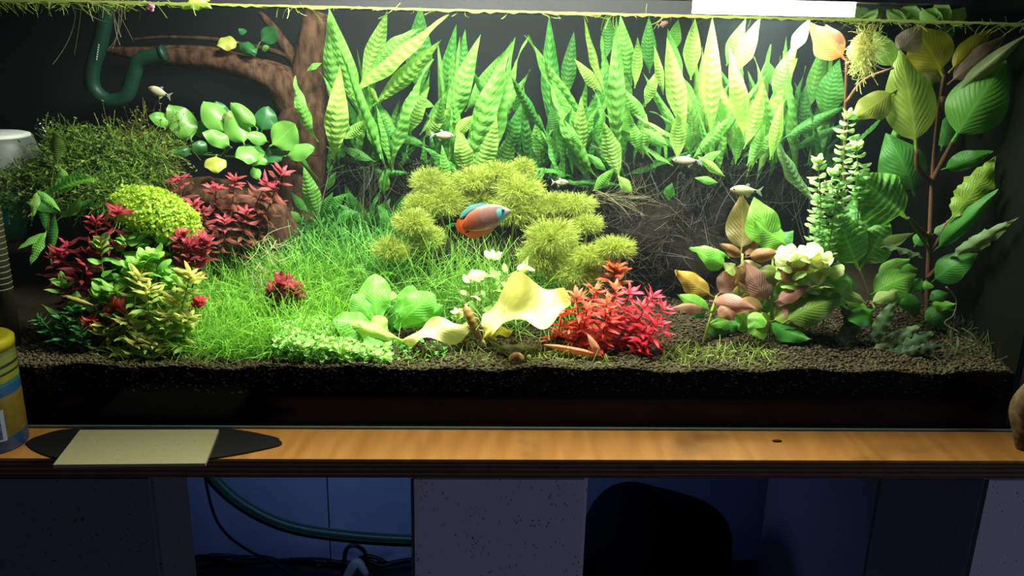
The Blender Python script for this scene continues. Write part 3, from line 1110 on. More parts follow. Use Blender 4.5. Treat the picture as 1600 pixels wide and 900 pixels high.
def patch(bm, a0, a1, z0, z1, r, n=6):
    vs = [[bm.verts.new((cc.x + r * math.cos(a), cc.y + r * math.sin(a), cc.z + z)) for z in (z0, z1)] for a in np.linspace(a0, a1, n)]
    for p, q_ in zip(vs[:-1], vs[1:]):
        bm.faces.new((p[0], q_[0], q_[1], p[1]))


bm = bmesh.new()
patch(bm, A0, A1, 0.014, 0.05, rc + 0.0003)
bf = bm_obj('barcode_field', bm, plain('white_label', (0.3, 0.33, 0.37), 0.5), can)
bm = bmesh.new()
z = 0.017
while z < 0.047:
    h = random.choice((0.0006, 0.0010, 0.0016))
    patch(bm, A0 + 0.1, A1 - 0.12, z, z + h, rc + 0.0005)
    z += h + random.choice((0.0006, 0.0011))
bm_obj('bars', bm, plain('bar_ink', (0.01, 0.015, 0.03), 0.5), bf)

# boat-shaped black mat with a cream tile on it
mat_m = plain('black_mat', (0.006, 0.006, 0.005), 0.5, 0.3)


def flat(name, pts, z0, z1, mat, parent=None):
    bm = bmesh.new()
    f = bm.faces.new([bm.verts.new((x, y, z0)) for x, y in pts])
    r = bmesh.ops.extrude_face_region(bm, geom=[f])
    for v in r['geom']:
        if isinstance(v, bmesh.types.BMVert):
            v.co.z = z1
    return bm_obj(name, bm, mat, parent)


def S(px, py, z=0.0):
    d = CROT @ Vector(((px - 800) / FPX, (450 - py) / FPX, -1.0))
    p = CAM + d * ((z - CAM.z) / d.z)
    return (p.x, p.y)


def curve2(pts, n=40):
    return [tuple(q) for q in spline(pts, n)]


outl = curve2([S(40, 694), S(60, 684), S(115, 672), S(250, 670), S(355, 672), S(425, 684), S(437, 690), S(432, 699), S(340, 717), S(230, 729), S(120, 725), S(60, 708), S(40, 694)], 60)[:-1]
outl = [(x, min(y, -0.0105)) for x, y in outl]
bmat = tag(flat('boat_mat', outl, 0.0002, 0.0022, mat_m), 'black boat-shaped mat with pointed ends lying under the cream tile', 'mat')
tile = thing('cream_tile', (*S(215, 700), 0.0025), 'cream speckled parallelogram tile lying on the black mat', 'tile')
tp = [S(125, 671.5, .006), S(342, 671, .006), S(321, 724, .006), S(83, 726, .006)]
tp = [(x, min(y, -0.0105)) for x, y in tp]
flat('tile_body', tp, 0.0024, 0.006, plain('cream_glaze', (0.27, 0.25, 0.13), 0.45, 0.4, 0.12, 200), tile)
bm = bmesh.new()
for i in range(26):
    u, v_ = random.random() * .94 + .03, random.random() * .9 + .05
    a = Vector(tp[0]).lerp(Vector(tp[1]), u)
    b = Vector(tp[3]).lerp(Vector(tp[2]), u)
    c = a.lerp(b, v_)
    r_ = random.uniform(.0003, .0008)
    bmesh.ops.create_circle(bm, cap_ends=True, segments=6, radius=r_, matrix=Matrix.Translation((c.x, c.y, 0.0061)))
tag(bm_obj('specks', bm, plain('dark_speck', (0.05, 0.045, 0.03), 0.7), tile), kind='stuff')
tag(bm_obj('shelf_scuff', (lambda b: (bmesh.ops.create_icosphere(b, subdivisions=2, radius=1, matrix=Matrix.Translation((*S(1214, 690), 0.001)) @ Matrix.Diagonal((.006, .0022, .0016, 1))), b)[1])(bmesh.new()), plain('bark_chip', (0.03, 0.014, 0.006), 0.9)), 'small dark chip lying on the bare pine shelf', 'chip')

kn = thing('knobbly_wood', (*S(1608, 712), 0.0), 'pale brown knobbly wood piece with a dark hole at the right end of the shelf', 'wood')
kc = Vector((S(1608, 712)[0] + 0.012, S(1608, 712)[1] + 0.018, 0.052))
lump('wood_body', kc, 0.026, 0.02, 0.055, MT['pale_wood'], kn, 0.28, 12)
lump('hole', kc + Vector((-0.008, -0.0165, 0.022)), 0.011, 0.006, 0.017, plain('dark_hollow', (0.004, 0.003, 0.003), 0.9), kn, 0.1, 3, 3)

# ================================================================ UNDER THE SHELF
gh = thing('drain_hose', P(420, 800, 0.3), 'dark green hose sagging under the shelf in front of the blue wall', 'hose')
tube('hose_tube', [P(300, 690, 0.3), P(330, 745, 0.3), P(380, 790, 0.3), P(450, 823, 0.3), P(540, 838, 0.3), P(645, 845, 0.3), P(760, 845, 0.3), P(900, 840, .3)], M(11, .3), plain('dark_green_hose', (0.012, 0.05, 0.022), 0.35, 0.4), gh, 50, 14)
tube('hose_rib', [P(301, 700, 0.285), P(330, 752, 0.285), P(380, 796, 0.285), P(450, 828, 0.285), P(540, 843, 0.285), P(645, 850, 0.285)], M(2, .3), plain('hose_stripe', (0.006, 0.02, 0.01), 0.4), gh, 40, 6)
blk = plain('black_cable', (0.006, 0.006, 0.008), 0.45, 0.4)
k1 = thing('power_cable', P(330, 800, 0.35), 'thin black cable hanging down the blue wall at left under the shelf', 'cable')
tube('cable', [P(312, 700, 0.35), P(330, 790, 0.35), P(350, 830, 0.36), P(385, 858, 0.38), P(440, 888, 0.42), P(480, 930, .45), P(500, 1000, .5)], M(2.6, .35), blk, k1, 40, 8)
k2 = thing('plug_cable', P(555, 880, 0.45), 'looped black cable with a pale plug near the floor, left of the middle block', 'cable')
tube('cable', [P(520, 960, 0.45), P(535, 900, 0.45), P(540, 862, 0.45), P(552, 852, 0.45), P(568, 860, 0.46), P(575, 880, 0.47), P(590, 905, 0.48), P(600, 960, 0.5)], M(4, .45), blk, k2, 40, 8)
tube('plug', [P(540, 905, 0.44), P(552, 884, 0.44), P(560, 880, 0.44), P(572, 898, 0.44)], [M(8, .45), M(9, .45), M(9, .45), M(6, .45)], plain('grey_plug', (0.3, 0.32, 0.32), 0.5), k2, 12, 10)
bag = thing('black_bag', P(1010, 900, 0.36), 'black lumpy bag in the dark right of the middle block', 'bag')
blkcloth = plain('black_bag_cloth', (0.006, 0.006, 0.008), 0.85, 0.15, 0.3, 20, 0.4)
b0, b1 = P(930, 752, 0.36), P(1172, 752, 0.36)
cbg = P(1030, 860, 0.4)
hb = P(1030, 748, 0.4).z
lump('bag_body', Vector((cbg.x - 0.02, 0.38, (hb - 0.62) / 2 - 0.02)), M(150, .38), 0.1, (hb + 0.62) / 2 + 0.01, blkcloth, bag, 0.10, 21)
ct = thing('cable_tangle', P(440, 905, 0.5), 'dark tangle of cables lying on the floor by the wall', 'cables')
for i in range(7):
    xs_ = [P(330 + i * 42 + random.uniform(-40, 40) + 60 * math.sin(i + k), 862 + random.uniform(0, 26), 0.585 - .012 * k) for k in range(6)]
    xs_ = [Vector((p.x, p.y, max(-0.612, min(p.z, -0.55)))) for p in xs_]
    tube('cable', xs_, M(4, .5), blk, ct, 30, 7)
# ================================================================ LARGE-LEAVED PLANTS
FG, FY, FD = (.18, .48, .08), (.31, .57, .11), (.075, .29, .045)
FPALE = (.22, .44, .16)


def fills(cx, cy, n, Y0, Y1, sx, up, l0, l1, col, w0=14, w1=26):
    out = []
    for _ in range(n):
        bx, by = cx + random.gauss(0, sx), cy + random.uniform(-25, 25)
        a = random.gauss(0, 0.55) + (bx - cx) / 160
        L = random.uniform(l0, l1) * 1.15
        Y = random.uniform(Y0, Y1)
        out.append((bx, by, bx + L * math.sin(a), by - L * math.cos(a) * up, random.uniform(w0, w1) * .72, Y, Y + random.uniform(-.04, .03), col, random.uniform(-50, 50)))
    return out


def tall_fills(cx, n, Y0, Y1, sx, top, col):
    out = []
    for _ in range(n):
        bx, by = cx + random.gauss(0, sx), random.uniform(200, 270)
        ty = random.uniform(top, 175)
        a = random.gauss(0, .3) + (bx - cx) / 220
        Y = random.uniform(Y0, Y1)
        out.append((bx, by, bx + (by - ty) * math.tan(max(-.6, min(.6, a))), ty, random.uniform(15, 26), Y, min(.385, Y + random.uniform(-.05, .03)), col, random.uniform(-45, 45)))
    return out


FERN = 'java fern clumps along the back'
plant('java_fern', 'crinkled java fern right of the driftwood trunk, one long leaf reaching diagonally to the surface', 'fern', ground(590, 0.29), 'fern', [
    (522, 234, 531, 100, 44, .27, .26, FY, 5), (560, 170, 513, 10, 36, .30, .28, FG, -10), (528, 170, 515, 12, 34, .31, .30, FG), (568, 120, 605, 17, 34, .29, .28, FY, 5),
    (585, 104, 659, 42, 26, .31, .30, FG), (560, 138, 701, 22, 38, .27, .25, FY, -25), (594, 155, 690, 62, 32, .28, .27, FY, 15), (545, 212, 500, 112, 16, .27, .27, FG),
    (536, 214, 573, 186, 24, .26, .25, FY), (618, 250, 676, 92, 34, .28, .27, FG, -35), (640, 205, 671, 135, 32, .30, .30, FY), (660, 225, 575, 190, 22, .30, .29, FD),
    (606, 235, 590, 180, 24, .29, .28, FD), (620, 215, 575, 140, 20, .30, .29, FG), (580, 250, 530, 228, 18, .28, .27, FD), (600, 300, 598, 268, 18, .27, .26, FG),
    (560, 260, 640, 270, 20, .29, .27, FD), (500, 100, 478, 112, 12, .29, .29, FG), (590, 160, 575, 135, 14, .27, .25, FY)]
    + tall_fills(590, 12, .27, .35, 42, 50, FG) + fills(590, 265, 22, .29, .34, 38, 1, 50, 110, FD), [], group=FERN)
plant('java_fern', 'java fern with upright banded leaves behind the yellow feathery plant', 'fern', ground(740, 0.31), 'fern', [
    (703, 198, 751, 54, 40, .29, .28, FG, 0), (738, 262, 800, 65, 44, .28, .27, FG, -8), (748, 266, 776, 178, 48, .26, .25, FY, 0), (730, 268, 714, 195, 38, .27, .26, FY),
    (733, 165, 787, 80, 32, .32, .31, FG), (690, 165, 713, 38, 30, .34, .33, FD), (722, 150, 727, 45, 26, .34, .34, FD), (655, 135, 657, 8, 48, .365, .365, FD, 0),
    (700, 240, 684, 182, 26, .28, .27, FG), (668, 210, 702, 168, 26, .27, .26, FY), (775, 275, 802, 200, 34, .30, .29, FG), (795, 240, 820, 150, 26, .31, .30, FD),
    (675, 165, 640, 150, 20, .30, .29, FG), (700, 290, 690, 225, 20, .25, .24, FG), (712, 210, 740, 180, 24, .26, .25, FY), (690, 225, 700, 190, 22, .28, .27, FD)]
    + tall_fills(735, 12, .27, .35, 42, 50, FG) + fills(735, 285, 20, .28, .33, 42, 1, 60, 120, FD), [], group=FERN)
plant('java_fern', 'shaded java fern before the black back, half hidden between two banded fern clumps', 'fern', ground(860, 0.34), 'fern', [
    (860, 190, 858, 24, 34, .365, .365, FD, 0), (884, 150, 897, 48, 28, .37, .37, FD, 0), (845, 250, 842, 178, 32, .32, .31, FG), (820, 245, 824, 190, 30, .31, .30, FG),
    (868, 245, 838, 190, 28, .30, .30, FG), (880, 262, 885, 180, 26, .32, .31, FD), (812, 180, 795, 120, 24, .33, .33, FD), (872, 200, 870, 170, 18, .30, .29, FG), (835, 275, 852, 262, 20, .27, .26, FG)]
    + tall_fills(850, 12, .27, .35, 42, 50, FD) + fills(850, 280, 14, .28, .33, 30, 1, 50, 95, FD), [], group=FERN)
plant('java_fern', 'java fern with one tall banded leaf at its centre, middle of the back row', 'fern', ground(945, 0.30), 'fern', [
    (962, 224, 963, 22, 34, .27, .26, FG, 0), (965, 268, 943, 190, 38, .25, .24, FY, 0), (942, 135, 912, 24, 16, .27, .26, FY), (937, 142, 897, 92, 24, .27, .26, FY),
    (985, 122, 969, 22, 32, .29, .28, FG), (992, 130, 996, 58, 20, .27, .26, FY), (947, 85, 950, 22, 26, .34, .34, FD), (1015, 105, 1014, 26, 28, .345, .345, FD, 0),
    (907, 245, 908, 150, 28, .27, .26, FY), (925, 205, 926, 148, 22, .30, .29, FD), (905, 232, 881, 186, 16, .26, .25, FG), (985, 220, 955, 165, 26, .27, .26, FG),
    (1000, 235, 985, 185, 24, .26, .25, FG), (945, 265, 917, 240, 18, .26, .24, FG), (1010, 190, 965, 130, 24, .28, .27, FG), (1035, 228, 1005, 200, 26, .26, .25, FG),
    (1005, 240, 1010, 178, 22, .27, .26, FY), (1010, 160, 1030, 105, 22, .28, .27, FY), (930, 295, 960, 262, 22, .24, .23, FG), (985, 300, 965, 275, 24, .24, .23, FY)]
    + tall_fills(955, 12, .27, .35, 42, 50, FG) + fills(955, 270, 24, .28, .33, 42, 1, 50, 120, FD), [], group=FERN)
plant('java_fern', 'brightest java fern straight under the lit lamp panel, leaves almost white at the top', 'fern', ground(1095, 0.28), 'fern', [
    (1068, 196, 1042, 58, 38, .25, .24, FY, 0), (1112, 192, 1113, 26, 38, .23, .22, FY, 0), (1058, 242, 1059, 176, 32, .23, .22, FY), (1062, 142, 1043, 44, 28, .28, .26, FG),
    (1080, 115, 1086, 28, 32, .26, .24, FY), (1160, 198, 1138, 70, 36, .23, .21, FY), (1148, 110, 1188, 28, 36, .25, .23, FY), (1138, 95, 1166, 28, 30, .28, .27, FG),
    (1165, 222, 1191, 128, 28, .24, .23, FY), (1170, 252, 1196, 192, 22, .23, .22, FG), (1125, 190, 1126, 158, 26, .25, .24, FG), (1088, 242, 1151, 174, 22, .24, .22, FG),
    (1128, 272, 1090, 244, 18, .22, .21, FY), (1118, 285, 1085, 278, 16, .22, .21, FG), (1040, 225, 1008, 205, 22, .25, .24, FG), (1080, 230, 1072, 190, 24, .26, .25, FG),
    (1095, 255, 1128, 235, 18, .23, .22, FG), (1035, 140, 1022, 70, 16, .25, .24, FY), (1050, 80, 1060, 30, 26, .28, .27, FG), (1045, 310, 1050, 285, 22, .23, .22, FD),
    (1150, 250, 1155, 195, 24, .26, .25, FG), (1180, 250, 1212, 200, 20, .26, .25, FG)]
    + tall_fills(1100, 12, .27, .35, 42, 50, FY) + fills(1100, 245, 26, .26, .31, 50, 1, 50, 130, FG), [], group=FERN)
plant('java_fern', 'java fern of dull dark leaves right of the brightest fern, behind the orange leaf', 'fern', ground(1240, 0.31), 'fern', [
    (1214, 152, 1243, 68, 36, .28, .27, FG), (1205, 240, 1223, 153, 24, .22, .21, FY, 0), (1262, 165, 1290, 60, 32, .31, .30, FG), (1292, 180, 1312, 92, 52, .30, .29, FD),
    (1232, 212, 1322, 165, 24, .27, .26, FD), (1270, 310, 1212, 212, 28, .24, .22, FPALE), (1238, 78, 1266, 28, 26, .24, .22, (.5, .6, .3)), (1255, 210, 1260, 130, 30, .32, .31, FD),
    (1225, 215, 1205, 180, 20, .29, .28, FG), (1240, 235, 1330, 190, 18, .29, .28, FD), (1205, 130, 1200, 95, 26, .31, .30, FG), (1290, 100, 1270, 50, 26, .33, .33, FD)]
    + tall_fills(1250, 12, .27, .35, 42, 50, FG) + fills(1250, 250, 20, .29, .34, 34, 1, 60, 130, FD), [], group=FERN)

for r_ in [o for o in COL.objects if o.get('group') == FERN]:
    b0 = Vector(r_.location)
    px_ = 800 + (b0.x - CAM.x) / (b0.y - CAM.y) * FPX - 58
    zt_ = P(800, 262, b0.y).z
    tube('rhizome', [Vector((b0.x + dx, b0.y + .01 * math.sin(k), zt_ + .006 * math.cos(k * 2))) for k, dx in enumerate((-.05, -.02, .015, .05))], [.004, .006, .006, .004], MT['stump'], r_, 14, 7, .15, 3)
    nn = 170
    q_ = np.c_[RNG.normal(b0.x, .035, nn), RNG.normal(b0.y + .01, .012, nn), np.full(nn, zt_ + .01)]
    stuff('fern_roots', [ribbons(q_, RNG.standard_normal((nn, 3)) * .45 + np.array([0, 0, -1]), RNG.uniform(.05, .14, nn), .0013, 6, 1.2, .3, (.012, .016, .006), (.03, .03, .015), .5, .4)], parent=r_)

# fern in the left corner and single young ferns
plant('java_fern', 'small java fern hanging over the dark left corner, below the moss', 'fern', P(75, 330, 0.15), 'fern', [
    (70, 305, 155, 280, 26, .14, .12, FG, 60), (60, 302, 50, 345, 16, .13, .11, FY), (70, 366, 47, 416, 20, .12, .10, FG, 20), (66, 366, 27, 390, 16, .12, .10, FG, 20),
    (95, 338, 127, 308, 20, .14, .13, FG), (105, 286, 93, 260, 16, .15, .14, FY), (64, 302, 72, 362, 20, .15, .14, FD), (60, 300, 96, 332, 14, .13, .12, FG),
    (95, 300, 130, 262, 22, .16, .15, FG), (85, 330, 40, 315, 18, .15, .14, FD), (85, 340, 82, 400, 18, .15, .14, FD), (110, 320, 150, 310, 20, .16, .15, FD), (88, 252, 83, 204, 26, .18, .17, (.14, .24, .04))],
    [[(80, 420, .16), (75, 350, .15), (85, 300, .16)]])
plant('java_fern', 'young java fern with one broad lit leaf at the foot of the driftwood trunk', 'fern', P(495, 360, 0.27), 'fern', [
    (495, 335, 474, 260, 34, .25, .23, FG, 0), (512, 295, 525, 268, 14, .25, .24, FG), (500, 340, 520, 300, 22, .26, .25, FD), (480, 330, 455, 300, 18, .27, .26, FD), (510, 335, 545, 300, 24, .27, .26, FD), (520, 345, 560, 330, 22, .27, .26, FD), (470, 345, 450, 330, 18, .26, .25, FG)])
plant('java_fern', 'dark low java fern below the first banded clump, left of the yellow feathery plant', 'fern', P(600, 360, 0.28), 'fern',
      [(600, 300, 604, 268, 20, .26, .25, FG), (560, 340, 545, 300, 26, .28, .27, FD), (620, 350, 640, 300, 28, .28, .27, FD), (590, 350, 610, 310, 28, .28, .27, FD), (575, 345, 530, 320, 24, .28, .27, FD), (610, 352, 590, 320, 24, .27, .26, FD), (640, 345, 665, 318, 22, .28, .27, FD), (545, 350, 520, 325, 24, .27, .26, FD)] + fills(590, 345, 12, .27, .31, 45, 1, 30, 60, FD))

# anubias on the wood
AG, AY, AD = (.20, .50, .09), (.42, .45, .08), (.04, .20, .055)
plant('anubias', 'anubias with broad oval leaves in front of the black back, under the driftwood branch', 'anubias', P(375, 260, 0.29), 'smooth', [
    (272, 194, 232, 181, 20, .27, .25, AG), (300, 222, 264, 163, 36, .26, .25, AG, 0), (352, 210, 318, 158, 34, .26, .25, AG, 0), (402, 200, 360, 160, 22, .26, .25, AG),
    (382, 226, 358, 172, 34, .25, .24, AG, 0), (362, 230, 316, 207, 22, .25, .23, AG), (422, 228, 460, 193, 42, .24, .23, AG, 0), (446, 244, 491, 230, 24, .24, .23, AG),
    (420, 222, 384, 211, 18, .25, .23, AG), (408, 238, 368, 246, 30, .24, .22, AG), (338, 242, 341, 270, 28, .24, .23, AY, 0), (302, 232, 264, 240, 18, .26, .25, AD),
    (408, 206, 420, 166, 30, .29, .29, AD), (420, 232, 440, 250, 30, .26, .25, AD), (348, 195, 338, 158, 24, .29, .28, AD), (300, 210, 322, 190, 22, .28, .27, AD),
    (325, 238, 300, 225, 20, .26, .25, AD), (352, 195, 357, 176, 14, .26, .25, (.5, .5, .2)), (405, 225, 395, 260, 26, .27, .26, AD), (385, 240, 420, 255, 24, .26, .25, AG),
    (330, 215, 350, 190, 22, .27, .26, AD), (395, 260, 405, 280, 14, .25, .24, AG)],
    [[(300, 240, .28), (350, 244, .27), (400, 246, .27), (440, 250, .27)], [(300, 240, .28), (299, 220, .26)], [(350, 244, .27), (352, 210, .26)], [(385, 244, .27), (382, 226, .25)],
     [(412, 246, .27), (422, 228, .24)], [(432, 250, .27), (446, 244, .24)], [(345, 244, .27), (362, 230, .25)], [(400, 246, .27), (402, 200, .26)], [(345, 244, .27), (338, 242, .24)]], (.05, .13, .03), stem_r=1.8)
plant('anubias', 'few small anubias leaves, one of them yellow, growing on top of the driftwood branch', 'anubias', P(392, 92, 0.32), 'smooth', [
    (373, 66, 339, 71, 20, .31, .30, AY, 10), (406, 66, 431, 44, 22, .32, .31, AD), (372, 68, 399, 83, 16, .31, .30, AD), (385, 52, 373, 44, 10, .33, .33, AD), (408, 78, 420, 72, 8, .31, .30, AG), (402, 85, 392, 78, 10, .31, .3, AD)],
    [[(392, 98, .32), (398, 84, .315), (373, 66, .31)], [(392, 98, .32), (406, 66, .32)]], (.05, .13, .03), stem_r=1.2)

# sword plant in the middle front
SG, SY = (.21, .58, .09), (.50, .66, .2)
plant('sword_plant', 'bright green sword plant rosette in the middle of the front, left of the yellow leaf', 'sword plant', ground(606, 0.075), 'sword', [
    (592, 512, 586, 428, 46, .08, .085, SG, 0), (585, 510, 551, 460, 36, .075, .07, SG), (607, 512, 614, 455, 24, .095, .1, SY), (618, 514, 679, 460, 46, .075, .065, SG, 10),
    (616, 506, 646, 446, 34, .09, .09, SG), (602, 524, 520, 500, 50, .06, .04, SG, 15), (628, 532, 544, 506, 24, .05, .04, SY), (602, 528, 570, 551, 36, .05, .03, SG),
    (606, 524, 584, 494, 28, .06, .055, SY), (630, 512, 692, 478, 28, .085, .08, SG), (610, 520, 620, 466, 32, .09, .09, FD), (614, 530, 640, 545, 22, .06, .05, SG), (600, 520, 530, 518, 34, .055, .045, SG)],
    [[(606, 546, .07), (606, 515, .075)]], (.1, .3, .05))

# limp yellow leaves lying in the front
root = thing('yellow_leaf', P(780, 530, 0.06), 'large limp wavy yellow lily leaf lying in front of the white-leaved stems', 'leaf')
put(LV['lily'][0], P(752, 508, 0.055), P(892, 476, 0.065), M(78, .06), root, (.86, .80, .32), nrm=(-0.12, -0.62, 0.78), name='leaf_blade')
tube('leaf_stalk', [P(758, 510, .056), P(762, 522, .05), P(775, 532, .045)], M(3, .05), MT['stem'], root, 8, 6, color=(.5, .5, .08))
root = thing('yellow_leaf', P(690, 530, 0.05), 'narrow limp yellow leaf lying between the sword plant and the shrimp', 'leaf')
put(LV['lily'][1], P(628, 532, 0.05), P(742, 512, 0.05), M(36, .05), root, (.82, .78, .34), nrm=(0, -0.6, 0.8), name='leaf_blade')
root = thing('yellow_leaf_scrap', P(785, 522, 0.045), 'small torn yellow leaf scrap lying on the soil below the large yellow leaf', 'leaf')
put(LV['lily'][1], P(768, 524, 0.045), P(802, 517, 0.045), M(16, .045), root, (.5, .48, .08), nrm=(0, -0.5, 0.9), name='leaf_blade')
put(LV['lance'][0], P(776, 508, 0.045), P(752, 532, 0.043), M(12, .045), root, (.55, .52, .1), nrm=(0, -0.6, 0.8), name='leaf_blade')

# brown and green stem plant at right
BR, MV, OL, GN, YB = (.34, .18, .08), (.42, .21, .16), (.26, .32, .06), (.24, .58, .08), (.50, .33, .06)


def low_fill(n):
    out = []
    for _ in range(n):
        bx, by = random.uniform(1120, 1240), random.uniform(440, 520)
        a = random.uniform(-1, 1) * 1.9
        L = random.uniform(32, 52)
        Y = random.uniform(.085, .13)
        out.append((bx, by, bx + L * math.sin(a), min(545, by - L * math.cos(a) * .7), random.uniform(20, 32), Y, Y - .02, random.choice((BR, MV, OL, GN, FD, GN, (.3, .2, .07))), random.uniform(-30, 30)))
    return out


plant('broad_leaf_plant', 'low broad-leaved plant with brown and mauve leaves, right of the red bush', 'stem plant', ground(1160, 0.13), 'broad', [
    (1158, 396, 1158, 302, 46, .12, .12, (.20, .17, .045), 0), (1208, 388, 1178, 308, 50, .12, .11, GN, 10), (1232, 384, 1176, 345, 42, .11, .10, GN, 10), (1140, 402, 1076, 388, 22, .1, .09, SG, 40),
    (1136, 418, 1088, 394, 30, .11, .1, GN), (1160, 402, 1124, 380, 16, .1, .09, BR), (1164, 402, 1180, 362, 22, .12, .12, BR), (1165, 402, 1222, 395, 20, .1, .09, BR),
    (1116, 464, 1054, 422, 32, .09, .08, YB, 0), (1120, 462, 1163, 414, 38, .09, .08, MV, 10), (1204, 474, 1163, 408, 38, .085, .08, MV, -10), (1108, 470, 1182, 482, 30, .08, .06, MV, 20),
    (1124, 474, 1147, 502, 26, .07, .06, (.34, .17, .09)), (1102, 487, 1044, 484, 20, .08, .06, (.30, .17, .10), 30), (1112, 488, 1058, 460, 24, .085, .075, GN), (1214, 446, 1272, 392, 38, .085, .075, BR, 0),
    (1210, 472, 1264, 447, 22, .075, .065, (.38, .16, .12)), (1222, 506, 1314, 466, 46, .07, .06, (.17, .30, .05), 5), (1204, 502, 1256, 468, 28, .08, .075, OL), (1192, 488, 1168, 514, 28, .07, .06, GN),
    (1114, 492, 1132, 532, 32, .1, .1, FD), (1182, 500, 1174, 544, 32, .1, .1, GN), (1198, 500, 1268, 530, 28, .08, .06, FD), (1132, 424, 1149, 412, 22, .09, .09, SY),
    (1184, 460, 1150, 440, 30, .09, .08, BR), (1190, 452, 1210, 420, 28, .09, .09, BR), (1196, 484, 1150, 470, 26, .08, .07, (.3, .2, .07)), (1205, 400, 1240, 360, 34, .13, .13, FD),
    (1150, 420, 1190, 415, 26, .1, .09, (.26, .25, .06)), (1225, 430, 1180, 425, 26, .1, .09, OL), (1160, 520, 1200, 545, 30, .1, .09, FD), (1100, 500, 1080, 470, 20, .1, .1, FD), (1225, 545, 1270, 548, 14, .06, .05, GN)] + low_fill(22),
    [[(1096, 552, .08), (1103, 520, .08), (1112, 488, .085)], [(1150, 545, .12), (1158, 470, .11), (1160, 396, .12)], [(1206, 548, .1), (1206, 470, .09), (1208, 388, .12)], [(1112, 488, .085), (1120, 462, .09)]], (.28, .36, .05), stem_r=2.6)
plant('wrinkled_plant', 'plant with large wrinkled bright green leaves left of the tall red-brown stem', 'stem plant', ground(1360, 0.14), 'wrinkled', [
    (1418, 340, 1333, 270, 74, .12, .11, (.18, .48, .09), 0), (1342, 420, 1306, 328, 58, .10, .10, (.22, .56, .09), 0), (1344, 420, 1388, 340, 48, .105, .105, (.24, .55, .10), 10),
    (1366, 388, 1427, 364, 18, .11, .1, SY, 30, 'broad'), (1442, 402, 1376, 386, 20, .1, .09, (.22, .36, .16), 40, 'ragged'), (1358, 462, 1432, 428, 48, .1, .09, GN, 0, 'broad'), (1368, 434, 1422, 404, 28, .11, .11, GN, 0, 'broad'),
    (1398, 428, 1434, 420, 26, .11, .11, GN, 0, 'broad'), (1358, 474, 1412, 448, 20, .09, .08, SY, 10, 'broad'), (1338, 446, 1280, 440, 46, .1, .08, GN, 10, 'broad'), (1367, 482, 1328, 502, 32, .08, .07, (.14, .5, .06), 0, 'smooth'),
    (1308, 454, 1354, 474, 16, .09, .08, SY, 0, 'broad'), (1320, 470, 1360, 490, 22, .1, .09, GN, 0, 'broad'), (1330, 370, 1390, 300, 60, .16, .16, FD), (1300, 390, 1280, 350, 40, .16, .16, FD), (1322, 480, 1300, 460, 20, .1, .1, GN, 0, 'broad')],
    [[(1362, 545, .13), (1360, 470, .1), (1342, 418, .12)], [(1360, 470, .1), (1367, 482, .08)], [(1455, 395, .14), (1430, 358, .13), (1418, 340, .13)]], (.16, .2, .06), stem_r=2)
HY, HO, HG = (.58, .52, .05), (.30, .42, .07), (.18, .48, .08)
plant('tall_stem_plant', 'tall red-brown stem at right with big pointed leaves, yellow where it touches the surface', 'stem plant', ground(1450, 0.17), 'broad', [
    (1432, 236, 1404, 76, 64, .14, .13, HO, 0), (1488, 222, 1572, 94, 74, .13, .09, HG, 5), (1474, 118, 1428, 40, 62, .15, .14, HY, 0), (1482, 114, 1552, 43, 28, .14, .13, HY, 15),
    (1480, 132, 1572, 54, 30, .14, .1, (.36, .25, .19), 10), (1490, 150, 1606, 52, 22, .14, .08, (.25, .33, .14), 10), (1470, 236, 1482, 178, 26, .19, .19, FD), (1470, 266, 1552, 236, 26, .14, .1, FD, 30),
    (1472, 132, 1440, 90, 26, .18, .18, (.3, .27, .1)), (1482, 346, 1556, 244, 58, .11, .07, (.24, .40, .05), 5, 'ragged'), (1402, 140, 1336, 184, 42, .16, .15, (.24, .28, .04), 0),
    (1458, 394, 1560, 295, 26, .13, .05, FD, 20), (1482, 402, 1590, 340, 30, .11, .03, (.20, .33, .14), 20, 'ragged'), (1455, 442, 1530, 396, 42, .12, .08, FD, 0), (1455, 366, 1496, 344, 18, .13, .12, (.2, .36, .12)),
    (1428, 386, 1452, 362, 20, .15, .15, FD), (1400, 80, 1442, 38, 34, .15, .14, (.36, .29, .25), 0), (1430, 306, 1384, 208, 62, .2, .2, FD, 0), (1440, 200, 1400, 170, 34, .2, .2, FD),
    (1462, 60, 1500, 42, 20, .2, .2, FD), (1490, 200, 1530, 160, 40, .17, .15, FD), (1440, 150, 1425, 100, 26, .19, .19, GN),
    (1440, 472, 1403, 476, 34, .12, .11, FD), (1450, 470, 1482, 458, 22, .12, .11, FD), (1452, 474, 1494, 474, 16, .11, .1, GN), (1440, 504, 1492, 484, 34, .12, .11, FD), (1440, 455, 1420, 440, 26, .13, .13, FD), (1445, 455, 1446, 438, 22, .13, .13, GN)],
    [[(1448, 540, .17), (1450, 440, .16), (1453, 370, .16), (1457, 280, .16), (1466, 180, .155), (1476, 116, .15)], [(1455, 285, .16), (1434, 262, .145), (1432, 234, .14)], [(1456, 285, .16), (1474, 250, .145), (1489, 220, .14)],
     [(1452, 374, .16), (1430, 352, .14), (1418, 341, .13)], [(1460, 390, .15), (1482, 346, .12)], [(1450, 435, .15), (1482, 402, .12)], [(1474, 150, .15), (1462, 230, .17)], [(1466, 180, .155), (1490, 150, .16)]], (.14, .07, .035), stem_r=4.2)
